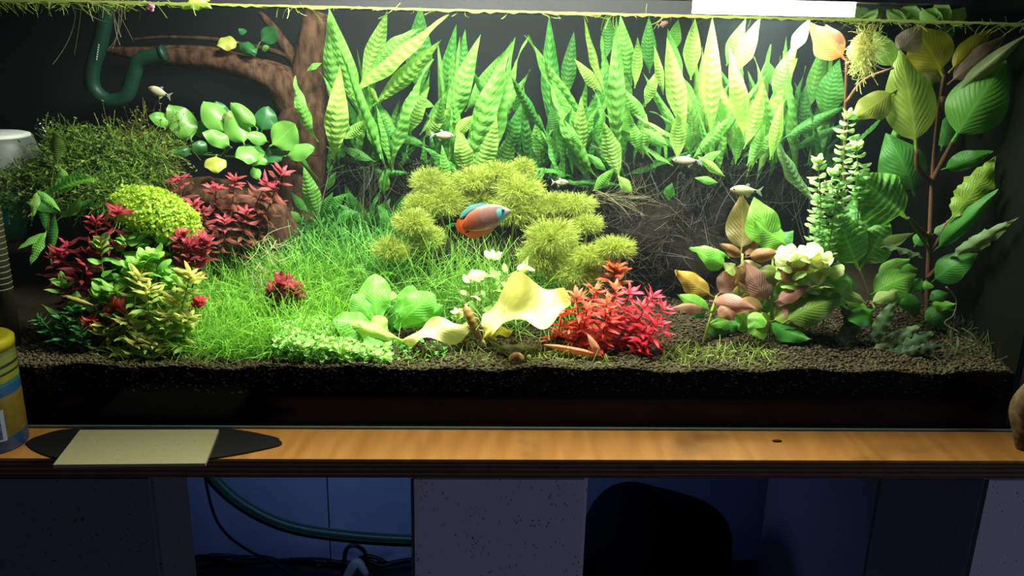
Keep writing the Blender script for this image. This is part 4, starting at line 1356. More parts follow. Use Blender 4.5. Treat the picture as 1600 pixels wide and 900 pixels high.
plant('surface_stem_plant', 'reddish stem with an orange-pink leaf pressed against the surface, right of the ferns', 'stem plant', P(1322, 300, 0.2), 'broad', [
    (1323, 94, 1266, 36, 42, .17, .16, (.50, .22, .07), 10), (1318, 88, 1290, 38, 26, .18, .18, (.42, .2, .12)), (1326, 92, 1352, 44, 22, .18, .17, (.5, .33, .12)), (1396, 108, 1366, 48, 30, .15, .14, (.22, .40, .09)), (1330, 100, 1345, 60, 20, .2, .2, (.3, .4, .1))],
    [[(1318, 330, .2), (1320, 200, .19), (1323, 92, .17)], [(1322, 160, .18), (1350, 125, .17), (1396, 106, .15)]], (.26, .12, .05), stem_r=2.5)
plant('crypt', 'grey-green narrow-leaved crypt low in the right front corner', 'crypt', ground(1370, 0.07), 'crypt', [
    (1360, 537, 1398, 468, 26, .07, .065, (.09, .17, .07), 0), (1364, 547, 1440, 506, 26, .06, .05, (.13, .2, .08), 10), (1398, 544, 1462, 518, 26, .06, .05, (.06, .12, .05), 10), (1322, 545, 1326, 500, 30, .08, .08, (.07, .1, .05)),
    (1342, 525, 1312, 478, 26, .085, .085, (.07, .13, .05)), (1385, 550, 1440, 540, 20, .05, .04, (.05, .09, .04)), (1330, 548, 1300, 520, 20, .07, .07, (.06, .1, .04)), (1370, 545, 1375, 505, 22, .08, .08, FD), (1400, 552, 1480, 540, 18, .05, .04, (.05, .08, .04))])
tag(tube('root_loop', [P(1478, 448, .1), P(1494, 468, .1), P(1490, 492, .1), P(1476, 505, .1), P(1500, 520, .09)], M(1.3, .1), MT['stem'], None, 24, 5, color=(.2, .17, .1)), 'thin pale root looping over the dark soil at right', 'root')

# ================================================================ STEM PLANTS WITH SMALL LEAVES
RD, RT = (.17, .02, .025), (.50, .045, .08)
RB = (.20, .035, .03)
stem_plant('red_stem_plant', 'dark red pointed-leaved stems at the left end, right of the small java fern', 'stem plant', [
    [(128, 540, .07), (122, 460, .07), (140, 400, .07), (150, 385, .07)], [(110, 500, .08), (100, 430, .08), (105, 385, .08)], [(150, 440, .08), (165, 385, .08), (180, 345, .08), (185, 328, .08)],
    [(120, 480, .06), (128, 430, .06), (135, 415, .06)], [(160, 470, .09), (150, 400, .09), (150, 345, .09)], [(100, 460, .09), (92, 410, .09), (90, 395, .09)]],
    'lance', 36, 10, RD, RT, 3, 17, (85, 55), (.15, .03, .02), rosette=3, bare=.15, droop=.15)
stem_plant('red_stem_plant', 'low red stem tip among the yellow-green stems, near the left front', 'stem plant', [
    [(160, 540, .04), (165, 510, .04), (172, 490, .04), (188, 478, .04)], [(150, 545, .045), (145, 515, .045), (142, 500, .045)]], 'lance', 28, 12, (.24, .04, .02), (.55, .07, .05), 3, 14, (75, 50), (.1, .03, .02), bare=.3)
stem_plant('red_stem_plant', 'small pink-red stem tip leaning out over the left edge of the grass', 'stem plant', [
    [(280, 540, .05), (298, 495, .05), (312, 470, .05)]], 'lance', 24, 11, (.22, .03, .02), (.6, .06, .09), 3, 14, (75, 50), (.08, .03, .02), bare=.5)
stem_plant('red_stem_plant', 'dense wine-red rosette above the yellow-green stems, below the bright moss cushion', 'stem plant', [
    [(290, 500, .08), (295, 430, .08), (300, 382, .08)], [(275, 470, .09), (280, 410, .09), (285, 370, .09)], [(300, 450, .09), (312, 410, .09), (318, 375, .09)]], 'lance', 30, 13, (.22, .03, .035), (.42, .06, .08), 4, 12, (75, 45), (.1, .03, .02), bare=.55)
stem_plant('red_stem_plant', 'tall brownish red stems with pink tips in front of the anubias, behind the grass', 'stem plant', [
    [(290, 380, .2), (285, 320, .2), (278, 278, .2)], [(330, 390, .2), (335, 330, .2), (338, 292, .2)], [(350, 390, .19), (362, 330, .19), (366, 280, .19)], [(380, 390, .2), (400, 320, .2), (418, 285, .2)],
    [(395, 385, .2), (425, 310, .2), (442, 268, .2)], [(320, 400, .18), (320, 360, .18), (318, 330, .18)], [(370, 400, .18), (380, 360, .18), (385, 330, .18)], [(345, 400, .17), (350, 370, .17), (352, 345, .17)], [(300, 400, .18), (300, 350, .18), (302, 320, .18)]],
    'lance', 32, 9, (.20, .07, .04), (.55, .08, .12), 3, 13, (85, 60), (.12, .04, .02), rosette=3, bare=.1, droop=.15)
stem_plant('red_stem_plant', 'single round dull-red tuft in the middle of the grass meadow', 'stem plant', [
    [(440, 490, .13), (442, 465, .13), (446, 442, .13)], [(430, 490, .12), (430, 470, .115), (430, 455, .11)], [(455, 490, .12), (457, 470, .115), (460, 452, .11)], [(445, 500, .12), (446, 480, .11), (446, 464, .105)], [(435, 490, .11), (436, 455, .105), (438, 442, .10)]], 'lance', 30, 15, (.18, .035, .025), (.32, .05, .055), 4, 10, (70, 40), (.1, .03, .02), bare=.2)
RR, RO = (.56, .045, .04), (.72, .15, .07)
tops = [(878, 492), (900, 462), (918, 482), (930, 452), (948, 472), (962, 452), (985, 455), (1004, 478), (1020, 462), (1036, 480), (1028, 505), (872, 522), (905, 512), (955, 500), (985, 500), (1010, 520), (930, 512), (1040, 520)]
def bush(label, tt, low, top):
    st_ = []
    for x, y in tt:
        yv = random.uniform(.035, .085)
        xb = 915 + (x - 930) * .7 + random.uniform(-8, 8)
        st_.append([(xb, 574 - yv * 330, yv), ((xb + x) / 2 + random.uniform(-6, 6), (556 + y) / 2, yv), (x, y, yv)])
    stem_plant('red_bush', label, 'stem plant', st_, 'needle', 34, 8.5, low, top, 3, 10.5, (85, 50), (.2, .035, .02), rosette=3, bare=.12, droop=.1)


bush('bright red bush of narrow leaves on the bare soil, right of the large yellow leaf', tops[:6] + tops[11:14] + [(890, 530), (940, 530), (915, 470)], RR, RO)
bush('cerise red narrow-leaved bush adjoining the bright red bush, nearer the dark stump', tops[6:11] + tops[14:16] + tops[17:] + [(1005, 540), (1035, 545)], (.56, .03, .05), (.72, .07, .12))
stem_plant('orange_stem_plant', 'lone orange-red stem top standing above the red bush, against the dark stump', 'stem plant', [
    [(955, 480, .1), (958, 445, .1), (962, 418, .1)]], 'lance', 36, 11, (.4, .10, .03), (.5, .12, .035), 5, 12, (80, 60), (.2, .06, .03), bare=.6)
# round-leaved stems
RG = (.17, .46, .09)
stem_plant('round_leaf_stem', 'fresh green round-leaved stems between the dark red stems and the wine-red rosette', 'stem plant', [
    [(165, 470, .07), (160, 420, .07), (158, 378, .07)], [(215, 480, .06), (222, 440, .06), (230, 400, .06)], [(240, 480, .06), (245, 430, .06), (240, 395, .06)], [(200, 460, .07), (205, 430, .07), (208, 410, .07)],
    [(255, 470, .07), (262, 440, .07), (268, 425, .07)], [(150, 490, .06), (158, 470, .06), (160, 450, .06)], [(185, 440, .09), (190, 400, .09), (200, 370, .09)], [(270, 430, .1), (265, 390, .1), (262, 370, .1)], [(235, 430, .1), (225, 385, .1), (215, 365, .1)]],
    'round', 28, 23, (.18, .50, .07), (.36, .68, .14), 2, 14, (75, 55), (.14, .2, .05), bare=.1)
stem_plant('dark_stem_plant', 'dim green small-leaved stems in the dark left front corner', 'stem plant', [
    [(90, 535, .04), (75, 512, .04), (62, 500, .04)], [(100, 545, .04), (100, 520, .04), (95, 500, .04)], [(115, 540, .045), (118, 510, .045), (112, 482, .045)], [(85, 545, .05), (85, 525, .05), (80, 515, .05)], [(130, 550, .035), (128, 530, .035), (125, 515, .035)]],
    'lance', 26, 8, (.04, .20, .05), (.08, .3, .08), 3, 11, (75, 50), (.05, .1, .03), bare=.1)
YG, YP = (.27, .46, .07), (.56, .55, .14)
stem_plant('narrow_leaf_stem', 'yellow-green narrow-leaved stems at the left front, their tips pale peach', 'stem plant', [
    [(270, 555, .035), (285, 480, .035), (298, 428, .035)], [(225, 560, .03), (232, 500, .03), (232, 452, .03)], [(190, 560, .03), (196, 520, .03), (200, 498, .03)], [(250, 560, .025), (256, 520, .025), (262, 490, .025)], [(290, 560, .03), (288, 520, .03), (292, 496, .03)],
    [(215, 540, .04), (210, 470, .04), (218, 432, .04)], [(255, 545, .04), (268, 490, .04), (272, 462, .04)], [(165, 560, .035), (168, 530, .035), (166, 512, .035)], [(205, 565, .02), (210, 545, .02), (214, 530, .02)], [(235, 565, .02), (238, 550, .02), (240, 535, .02)]],
    'lance', 42, 11, YG, YP, 3, 17, (80, 60), (.2, .25, .05), bare=.1, droop=.15)
stem_plant('green_stem_plant', 'plain green pointed-leaved stems low between the red stems and the grass', 'stem plant', [
    [(140, 555, .05), (130, 500, .05), (125, 470, .05)], [(180, 560, .05), (185, 500, .05), (180, 450, .05)], [(250, 540, .06), (250, 480, .06), (255, 450, .06)], [(215, 520, .07), (200, 470, .07), (195, 440, .07)], [(110, 550, .06), (105, 470, .06), (100, 440, .06)], [(285, 530, .06), (280, 480, .06), (275, 440, .06)]],
    'lance', 38, 16, (.12, .36, .05), (.24, .50, .08), 2, 15, (75, 55), (.08, .12, .03), bare=.05)
WH, WL = (.34, .58, .16), (.64, .76, .40)
stem_plant('white_tip_stem', 'almost white round-leaved stem tip below the red and orange fish', 'stem plant', [[(760, 520, .09), (766, 440, .09), (771, 402, .09)]], 'round', 28, 15, WH, WL, 3, 22, (72, 45), (.3, .4, .1), rosette=2, bare=.75)
stem_plant('white_tip_stem', 'pale round-leaved stem leaning right above the large yellow leaf', 'stem plant', [[(755, 520, .08), (775, 450, .08), (805, 425, .08), (822, 416, .08)]], 'round', 27, 16, WH, WL, 2, 18, (75, 50), (.3, .4, .1), rosette=2, bare=.4)
stem_plant('white_tip_stem', 'pale round-leaved stem left of the large yellow leaf, above its corner', 'stem plant', [[(745, 530, .075), (750, 470, .075), (748, 436, .075)], [(735, 520, .08), (735, 460, .08), (735, 438, .08)]], 'round', 28, 18, WH, WL, 2, 20, (75, 50), (.3, .4, .1), rosette=2, bare=.5)
stem_plant('white_tip_stem', 'little white-leaved sprig beside the head of the shrimp', 'stem plant', [[(722, 530, .06), (718, 505, .06), (714, 488, .06)]], 'round', 20, 12, WH, WL, 3, 11, (80, 55), (.3, .4, .1), rosette=3, bare=.3)
PG, PT = (.24, .48, .14), (.52, .72, .32)
stem_plant('creeping_stem', 'tall trailing stems of small pale oval leaves left of the tall red-brown stem', 'stem plant', [
    [(1290, 440, .1), (1302, 340, .1), (1318, 250, .1), (1326, 178, .1)], [(1268, 440, .1), (1282, 340, .1), (1278, 250, .1)], [(1335, 400, .12), (1342, 310, .12), (1338, 225, .12)], [(1298, 420, .11), (1312, 340, .11), (1302, 268, .11)],
    [(1270, 400, .12), (1275, 330, .12), (1292, 290, .12)], [(1325, 380, .13), (1318, 300, .13), (1345, 255, .13)]], 'round', 19, 11, PG, PT, 3, 11, (78, 50), (.25, .3, .12), bare=.05, stem_r=1.1)
stem_plant('pale_rosette_stem', 'glaring pale round-leaved top above the brown leaves at right', 'stem plant', [
    [(1250, 520, .1), (1240, 450, .09), (1232, 398, .08)], [(1265, 520, .1), (1268, 440, .09), (1262, 396, .08)], [(1285, 520, .1), (1290, 450, .09), (1285, 408, .08)], [(1275, 510, .1), (1272, 470, .09), (1268, 440, .08)]],
    'round', 34, 29, (.34, .56, .12), (.85, .85, .5), 3, 15, (80, 65), (.25, .35, .1), rosette=3, bare=.35)
# ================================================================ FEATHERY YELLOW PLANT
CY0, CY1 = (.20, .30, .035), (.46, .52, .11)


def feather(label, pts, heads, group):
    """pts: stem course; heads: (px, py, Y, rx, ry) pom-poms of fine needles round the tip and down the stem"""
    root = thing('feathery_stem', P(*pts[0]), label, 'stem plant', group)
    tube('stem', [P(*q) for q in pts], M(2, pts[0][2]), MT['stem'], root, 16, 5, color=(.35, .36, .05))
    for hx, hy, Y, rx, ry in heads:
        c = np.array(tuple(P(hx, hy, Y)))
        n = 420
        rr = np.array([M(rx, Y), M(rx, Y) * 0.8, M(ry, Y)])
        d = RNG.standard_normal((n, 3))
        d /= np.linalg.norm(d, axis=1)[:, None]
        d[:, 2] = d[:, 2] * 0.8 + 0.15
        parts = []
        st_ = c + d * rr * 0.08 * RNG.uniform(0, 1, (n, 1))
        ln = np.linalg.norm(d * rr, axis=1) * RNG.uniform(.45, .65, n)
        v, f, cc_ = ribbons(st_, d * rr, ln, .0007, 2, 0.25, 0.0, CY0, CY1, .2, .2)
        parts.append((v, f, cc_))
        ends = v.reshape(n, 3, 2, 3)[:, 2].mean(1)
        for k in range(4):
            parts.append(ribbons(ends, d * rr / np.linalg.norm(d * rr, axis=1)[:, None] + RNG.standard_normal((n, 3)) * 0.38, ln * RNG.uniform(.55, .95, n), .00055, 2, 0.4, 0.1, CY0, CY1, .25, .5))
        stuff('needle_head', parts, parent=root)


FGp = 'yellow feathery stems in the middle of the tank'
feather('lowest yellow feathery stem, reaching far left over the meadow', [(700, 470, .2), (670, 410, .18), (620, 390, .16)], [(612, 392, .16, 34, 26), (645, 350, .17, 34, 28), (668, 372, .18, 30, 24)], FGp)
feather('yellow feathery stem with greenish open needles at the upper left of its group', [(730, 450, .22), (700, 370, .22), (675, 290, .22)], [(672, 288, .22, 34, 28), (692, 318, .21, 42, 34), (660, 322, .2, 30, 26)], FGp)
feather('highest yellow feathery stem, its two flat heads straight above the red and orange fish', [(760, 440, .22), (755, 360, .22), (755, 285, .22)], [(738, 284, .22, 40, 26), (778, 275, .22, 38, 24), (750, 318, .22, 40, 28)], FGp)
feather('yellow feathery stem right behind the head of the red and orange fish', [(790, 450, .22), (800, 370, .21), (810, 300, .2)], [(812, 300, .2, 40, 30), (800, 332, .2, 44, 34), (830, 330, .2, 32, 26), (815, 268, .23, 24, 24)], FGp)
feather('yellow feathery stem with a big round ball-shaped head, right of the gourami', [(850, 480, .16), (858, 430, .15), (862, 375, .14)], [(862, 374, .14, 48, 40), (850, 405, .145, 48, 34), (885, 412, .15, 44, 30)], FGp)
feather('yellow feathery stem whose long head points up right past the ball-headed one', [(850, 470, .2), (875, 380, .2), (905, 322, .2)], [(900, 322, .2, 34, 22), (870, 322, .2, 30, 24)], FGp)
feather('yellow feathery stem with a fan-shaped head in front of the pale roots', [(880, 470, .18), (910, 400, .18), (918, 352, .18)], [(916, 352, .18, 30, 20)], FGp)
feather('yellow feathery stem with coarse open needles reaching right over the orange stem', [(880, 490, .13), (910, 420, .13), (955, 400, .12)], [(962, 388, .12, 36, 20), (925, 402, .125, 38, 22), (900, 425, .13, 44, 28)], FGp)
# ================================================================ GRASS, CARPET, MOSS (uncountable)
G0, G1 = (.10, .34, .03), (.30, .62, .08)
n = 4200
p = soil_patch(n, 285, 545, .02, .2)
p = p[(p[:, 0] < -0.19 + 0.02 * RNG.standard_normal(n))]
stuff('hair_grass', [ribbons(p, rand_dirs(len(p), 1, .42), RNG.uniform(.035, .075, len(p)), .0011, 6, 1.5, .55, G0, G1, .25, .5)], 'bright green fine hair grass filling the left middle of the front', 'grass')
n = 1500
p = soil_patch(n, 400, 640, .19, .33)
stuff('blade_grass', [ribbons(p + np.array([0, 0, .01]), rand_dirs(n, 1, .55), RNG.uniform(.03, .055, n), RNG.uniform(.0022, .0036, n), 4, .7, .5, (.05, .22, .04), (.14, .42, .09), .3, .75)], 'short broad-bladed grass meadow behind the hair grass, left of the yellow feathery plant', 'grass')
n = 1500
p = soil_patch(n, 560, 900, .11, .2)
stuff('long_grass', [ribbons(p, rand_dirs(n, 1, .5), RNG.uniform(.06, .13, n), .0010, 9, 2.0, .5, (.09, .28, .03), (.24, .5, .08), .3, .4)], 'long curling thread grass under the yellow feathery plant', 'grass')
n = 420
pA = soil_patch(300, 1040, 1230, .012, .06)
pB = soil_patch(260, 800, 960, .01, .045)
pC = soil_patch(160, 600, 800, .008, .05)
pD = soil_patch(140, 150, 330, .008, .03)
p = np.concatenate([pA, pB, pC, pD])
stuff('sparse_grass', [ribbons(p, rand_dirs(len(p), .8, .6), RNG.uniform(.008, .024, len(p)), .0012, 4, 1.0, .3, (.12, .24, .03), (.34, .42, .09), .3, .5)], 'sparse short grass blades and plant bits on the bare front soil', 'grass')
n = 320
p = soil_patch(n, 1500, 1590, .02, .3)
stuff('dim_undergrowth', [ribbons(p, rand_dirs(n, 1, .8), RNG.uniform(.01, .03, n), .0016, 4, 1.0, .4, (.04, .08, .02), (.12, .15, .06), .3, .4)], 'dim plant litter on the soil by the right end pane', 'litter')
# carpet of tiny round leaves
n = 2600
Yc = RNG.uniform(.006, .075, n)
base = soil_patch(n, 430, 610, .006, .075)
hgt = RNG.random(n) * .026 * np.clip(1.2 - np.abs(base[:, 0] + .26) / .13, 0.15, 1)
base[:, 2] += hgt + .001
stuff('clover_carpet', [small_leaves(base, rand_dirs(n, 1, .5) + np.array([0, -.3, 0]), RNG.uniform(.0045, .0085, n), (.24, .50, .10), (.50, .74, .28)),
                        ribbons(base - np.array([0, 0, .008]), rand_dirs(n, 1, .4), .009, .0005, 2, .3, 0, (.1, .25, .04), (.2, .4, .1))],
      'carpet of tiny round bright green leaves in the front, left of the sword plant', 'ground cover')
# little round leaves under the sword plant
n = 90
base = soil_patch(n, 590, 700, .02, .06)
base[:, 2] += RNG.random(n) * .012
stuff('clover_sprigs', [small_leaves(base, rand_dirs(n, 1, .5), RNG.uniform(.004, .007, n), (.08, .3, .05), (.16, .45, .1))], 'sprigs of small round leaves on the soil under the sword plant', 'ground cover')
# lime cushion
cu = thing('moss_cushion', P(245, 400, 0.12), 'lime green dense dome of tiny leaves above the red stems at left', 'cushion plant')
n = 3600
d = RNG.standard_normal((n, 3))
d /= np.linalg.norm(d, axis=1)[:, None]
d = d[d[:, 2] > -0.45]
n = len(d)
cc_ = np.array(tuple(P(245, 338, 0.12)))
rad = np.array([M(56, .12), M(45, .12), M(42, .12)])
pp = cc_ + d * rad * (1 + 0.05 * RNG.standard_normal((n, 1))) + np.array([0.06, 0, -0.12]) * (d[:, :1]) * 0.12
stuff('cushion_leaves', [small_leaves(pp, d + RNG.standard_normal((n, 3)) * .5, RNG.uniform(.003, .0055, n), (.38, .62, .05), (.66, .80, .14)),
                         ribbons(pp - d * .008, d, .011, .0008, 2, .6, 0, (.3, .5, .05), (.55, .7, .1))], parent=cu)
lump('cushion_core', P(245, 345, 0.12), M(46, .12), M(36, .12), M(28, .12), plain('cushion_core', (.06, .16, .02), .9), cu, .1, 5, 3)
tube('stem', [P(240, 470, .12), P(243, 400, .12), P(245, 360, .12)], M(3, .12), MT['stem'], cu, 10, 6, color=(.08, .16, .04))
put(LV['broad'][0], P(200, 362, .11), P(242, 345, .1), M(26, .1), cu, GN, roll=40)
# moss on the rock
def moss(name, label, blobs, n, c0, c1, ln=(.012, .03), wd=.0011):
    parts = []
    for bx, by, Y, rx, ry in blobs:
        d = RNG.standard_normal((n, 3))
        d /= np.linalg.norm(d, axis=1)[:, None]
        d[:, 1] -= .3
        d[:, 2] += .2
        c = np.array(tuple(P(bx, by, Y)))
        s = c + d * np.array([M(rx, Y), M(rx, Y) * .5, M(ry, Y)]) * RNG.uniform(.55, 1, (n, 1))
        v, f, k = ribbons(s, d + RNG.standard_normal((n, 3)) * .7, RNG.uniform(ln[0], ln[1], n), wd, 5, 1.6, .2, c0, c1, .4, .4)
        parts.append((v, f, k))
        q_ = v.reshape(n, 6, 2, 3)[:, 1:].mean(2).reshape(-1, 3)
        q_ = q_[RNG.random(len(q_)) < .55]
        parts.append(small_leaves(q_, RNG.standard_normal((len(q_), 3)) + np.array([0, -.5, .5]), RNG.uniform(.003, .006, len(q_)), c0, c1, ratio=.45))
    return stuff(name, parts, label, 'moss')


moss('moss_mound', 'tangled green moss mound in the left back corner, beside the grey dome', [(110, 250, .24, 50, 45), (165, 250, .24, 60, 42), (215, 270, .23, 50, 40), (120, 300, .22, 60, 40), (240, 240, .26, 40, 22), (190, 310, .2, 50, 36), (40, 300, .24, 40, 40)], 520, (.05, .15, .02), (.33, .50, .08))
moss('moss_strands', 'thin brown-green moss strands standing out right of the moss mound', [(225, 225, .26, 45, 22), (250, 250, .25, 30, 30)], 120, (.07, .09, .02), (.28, .28, .06), (.03, .06), .0008)
# floating growth along the surface
n = 480
s = np.c_[np.concatenate([RNG.uniform(-.62, -.40, 300), RNG.uniform(-.40, .3, 60), RNG.uniform(.3, .58, 120)]), RNG.uniform(.003, .05, n), np.full(n, ZW - .002)]
dd = RNG.standard_normal((n, 3)) * np.array([1, .5, .35]) + np.array([0, 0, -.25])
stuff('floating_moss', [ribbons(s, dd, RNG.uniform(.006, .02, n), .0011, 5, 2.0, .1, (.10, .16, .02), (.3, .38, .07), .4, .4)], 'green moss threads floating along the surface line at the front', 'moss')
s = np.array([tuple(P(x, y, .09)) for x, y in [(118, 5), (122, 4), (128, 6), (176, 4), (180, 2), (186, 5), (190, 3), (172, 6)]])
stuff('hanging_roots', [ribbons(s, np.c_[RNG.uniform(-.3, .6, 8), RNG.uniform(-.1, .1, 8), np.full(8, -1)], RNG.uniform(.03, .085, 8), .0012, 9, 1.2, .2, (.12, .11, .07), (.26, .24, .18), .3, .3)], 'thin pale roots hanging from the surface at the back left', 'roots')
fl_ = thing('floating_leaf', P(305, 4, 0.05), 'bright green lobed leaf floating at the surface in the left half', 'leaf')
put(LV['broad'][3], P(328, 1, .06), P(284, 14, .05), M(22, .05), fl_, (.42, .62, .10), roll=20)
put(LV['broad'][1], P(300, 2, .06), P(332, 14, .05), M(16, .05), fl_, (.38, .6, .10), roll=-15)
pk = thing('pink_flower', P(235, 8, 0.05), 'tiny pink flower hanging under the surface at left', 'flower')
for dx, dy in ((0, 0), (3, 4), (-2, 6), (2, 9)):
    put(LV['round'][0], P(234 + dx, 2 + dy, .05), P(235 + dx * 1.6, 9 + dy, .048), M(6, .05), pk, (.65, .25, .5), name='petal')
for i, (fx, fy, Y, lab) in enumerate([(1418, 22, .2, 'floating plant of round pale leaves behind the front glass, below the lamp end'), (1472, 26, .15, 'floating plant of rounded leaves right of the other one, nearest the end of the lamp'), (1345, 20, .25, 'floating plant leaf pair left of the round pale ones, under the lamp')]):
    r_ = thing('floating_plant', P(fx, fy, Y), lab, 'floating plant')
    for k in range(8):
        a = 2 * PI * k / 8 + random.uniform(-.3, .3)
        b0 = P(fx, fy, Y)
        b0.z = ZW + .003
        t0 = b0 + Vector((math.cos(a) * .028, math.sin(a) * .02, random.uniform(.006, .02)))
        put(random.choice(LV['round']), b0, t0, .026, r_, jit((.36, .58, .22), .15), nrm=(random.uniform(-.3, .3), -.5, .8))
    b0 = np.array(tuple(b0))
    q_ = np.repeat(b0[None], 24, 0) + RNG.standard_normal((24, 3)) * .003
    stuff('roots', [ribbons(q_, RNG.standard_normal((24, 3)) * .4 + np.array([0, 0, -1]), RNG.uniform(.01, .03, 24), .0006, 5, 1.5, 0, (.2, .22, .1), (.3, .3, .15))], parent=r_)
# root ball hanging at the right
n = 420
d = RNG.standard_normal((n, 3)) * np.array([.5, .4, 1])
s = np.array(tuple(P(1352, 80, .12))) + d * np.array([M(20, .12), M(14, .12), M(26, .12)]) * .6
stuff('root_ball', [ribbons(s, d + np.array([0, 0, -.5]), RNG.uniform(.008, .026, n), .0010, 6, 2.4, .3, (.34, .38, .08), (.62, .66, .28), .3, .3)], 'pale yellow-green root ball hanging from the surface between orange leaf and olive leaf', 'roots')
n = 70
s = np.array([tuple(P(RNG.uniform(402, 428), RNG.uniform(375, 450), RNG.uniform(.12, .16))) for i in range(n)])
stuff('pale_root_tuft', [ribbons(s, RNG.standard_normal((n, 3)) * np.array([.6, .4, 1]), RNG.uniform(.015, .05, n), .0011, 7, 2, .4, (.35, .4, .18), (.6, .62, .36), .3, .4)], 'whitish thread roots hanging in the grass above the dull-red tuft', 'roots')
# peach stalk lying on the soil
pe = thing('broken_leaf', P(935, 552, .03), 'peach-coloured broken leaf lying in a V in front of the red bush', 'leaf')
put(LV['lance'][0], P(938, 556, .022), P(848, 538, .03), M(13, .03), pe, (.72, .30, .16), roll=0, name='leaf_blade')
put(LV['lance'][1], P(938, 556, .022), P(917, 521, .028), M(13, .03), pe, (.75, .40, .2), name='leaf_blade')

# ================================================================ ANIMALS
def vcol_mat(name, rough=.35, spec=.5, trans=0.0):
    return leaf_mat(name, 0, 0, 0, trans, rough, 0, 0, source='attr', blotch=.06, spec=spec)


MT['fish'] = vcol_mat('fish_skin')
MT['fin'] = vcol_mat('fish_fin', .4, .4, .5)
eye_m = plain('fish_eye', (.004, .004, .004), .15, .6)


def fish(label, cat, head, tail, Y, ht, colour, prof, fins, depth_ratio=.42, tail_dY=0.0, eye=(.13, .12), eye_ring=(.5, .5, .4), name='fish', group=None):
    """head, tail: picture points; ht: body height px; prof: (t, half height, centre shift); colour(t, v) with v from belly -1 to back 1; fins: (name, polygon of (t, h), colour)"""
    A, B = P(*head, Y), P(*tail, Y + tail_dY)
    ax = (B - A)
    L = ax.length
    ax.normalize()
    up = Vector((0, -0.0, 1))
    up = (up - ax * up.dot(ax)).normalized()
    sd = ax.cross(up)
    root = thing(name, (A + B) / 2, label, cat, group)
    H = M(ht, Y)
    n, ns = 22, 16
    V, C = [], []
    for i in range(n):
        t = i / (n - 1)
        h = np.interp(t, [q[0] for q in prof], [q[1] for q in prof]) * H
        s = np.interp(t, [q[0] for q in prof], [q[2] for q in prof]) * H
        for j in range(ns):
            a = 2 * PI * j / ns
            wv = h * depth_ratio * (1 if t < .6 else 1 - (t - .6) * 1.6)
            V.append(tuple(A + ax * (t * L) + up * (h * math.sin(a) + s) + sd * (max(wv, .0004) * math.cos(a))))
            C.append(colour(t, math.sin(a)))
    F = [(i * ns + j, i * ns + (j + 1) % ns, (i + 1) * ns + (j + 1) % ns, (i + 1) * ns + j) for i in range(n - 1) for j in range(ns)]
    link('body', fast_mesh('body', np.array(V), np.array(F), MT['fish'], np.array(C)), root)
    for fname, poly, col, side in fins:
        m_ = len(poly)
        off = sd * side * H
        pts = [A + ax * (t * L) + up * (h * H) + off for t, h in poly]
        ctr = sum(pts, Vector()) / m_
        vs = [ctr + sd * .0004] + [q + sd * .0002 for q in pts] + [ctr - sd * .0004]
        F = [(0, 1 + k, 1 + (k + 1) % m_) for k in range(m_)] + [(m_ + 1, 1 + (k + 1) % m_, 1 + k) for k in range(m_)]
        cl = [col] * len(vs)
        link(fname, fast_mesh(fname, np.array([tuple(q) for q in vs]), np.array(F), MT['fin'], np.array(cl), smooth=False), root)
    hh = np.interp(eye[0], [q[0] for q in prof], [q[1] for q in prof]) * H
    cs_ = np.interp(eye[0], [q[0] for q in prof], [q[2] for q in prof]) * H
    for s in (-1, 1):
        er = H * .065
        pos = A + ax * (eye[0] * L) + up * (eye[1] * H + cs_) + sd * s * hh * depth_ratio * .92
        bm = bmesh.new()
        bmesh.ops.create_uvsphere(bm, u_segments=12, v_segments=8, radius=er, matrix=Matrix.Translation(pos))
        bm_obj('eye', bm, eye_m, root, True)
    return root


def gour(t, v):
    base = np.array((.26, .095, .07))
    if t < .24:
        base = np.array((.16, .12, .08))
    if .12 < t < .24 and v < .45:
        base = np.array((.10, .42, .46))
    if t < .1:
        base = np.array((.30, .26, .24))
    st_ = .5 + .5 * math.sin(t * 62 + v * 3)
    if t >= .24:
        k = min(1, max(0, (t - .55) / .4))
        base = base * (1 - k) + np.array((.55, .09, .025)) * k
        base = base * (.8 + .3 * st_) + np.array((.02, .07, .08)) * (1 - st_) * (1 - k)
        if v > .75:
            base = base * .6 + np.array((.12, .11, .06)) * .4
    return tuple(base)


fish('red and orange gourami with a light blue back fin in the middle of the tank', 'fish', (797, 329), (722, 350), .10, 40, gour,
     [(0, .03, 0), (.06, .16, .0), (.2, .36, .02), (.4, .5, .0), (.6, .52, -.02), (.8, .42, -.05), (.93, .25, -.08), (1, .12, -.1)],
     [('dorsal_fin', [(.38, .48), (.5, .62), (.75, .66), (.95, .45), (1.02, .25), (.85, .3), (.6, .44)], (.34, .74, .85), 0), ('dorsal_stripe', [(.5, .45), (.72, .56), (.92, .3), (.8, .3), (.6, .42)], (.8, .12, .04), .02),
      ('anal_fin', [(.35, -.42), (.5, -.62), (.75, -.72), (.95, -.66), (1.02, -.4), (.85, -.4), (.6, -.48)], (.80, .25, .06), 0), ('tail_fin', [(.94, .15), (1.06, .25), (1.14, .0), (1.13, -.28), (1.02, -.42), (.94, -.3)], (.82, .2, .03), 0),
      ('pectoral_fin', [(.24, -.1), (.36, -.05), (.4, -.22), (.3, -.28)], (.6, .5, .35), .23), ('feeler', [(.22, -.34), (.45, -.62), (.6, -.74), (.44, -.58)], (.75, .6, .25), .05)], .34, eye=(.13, .1), name='gourami')


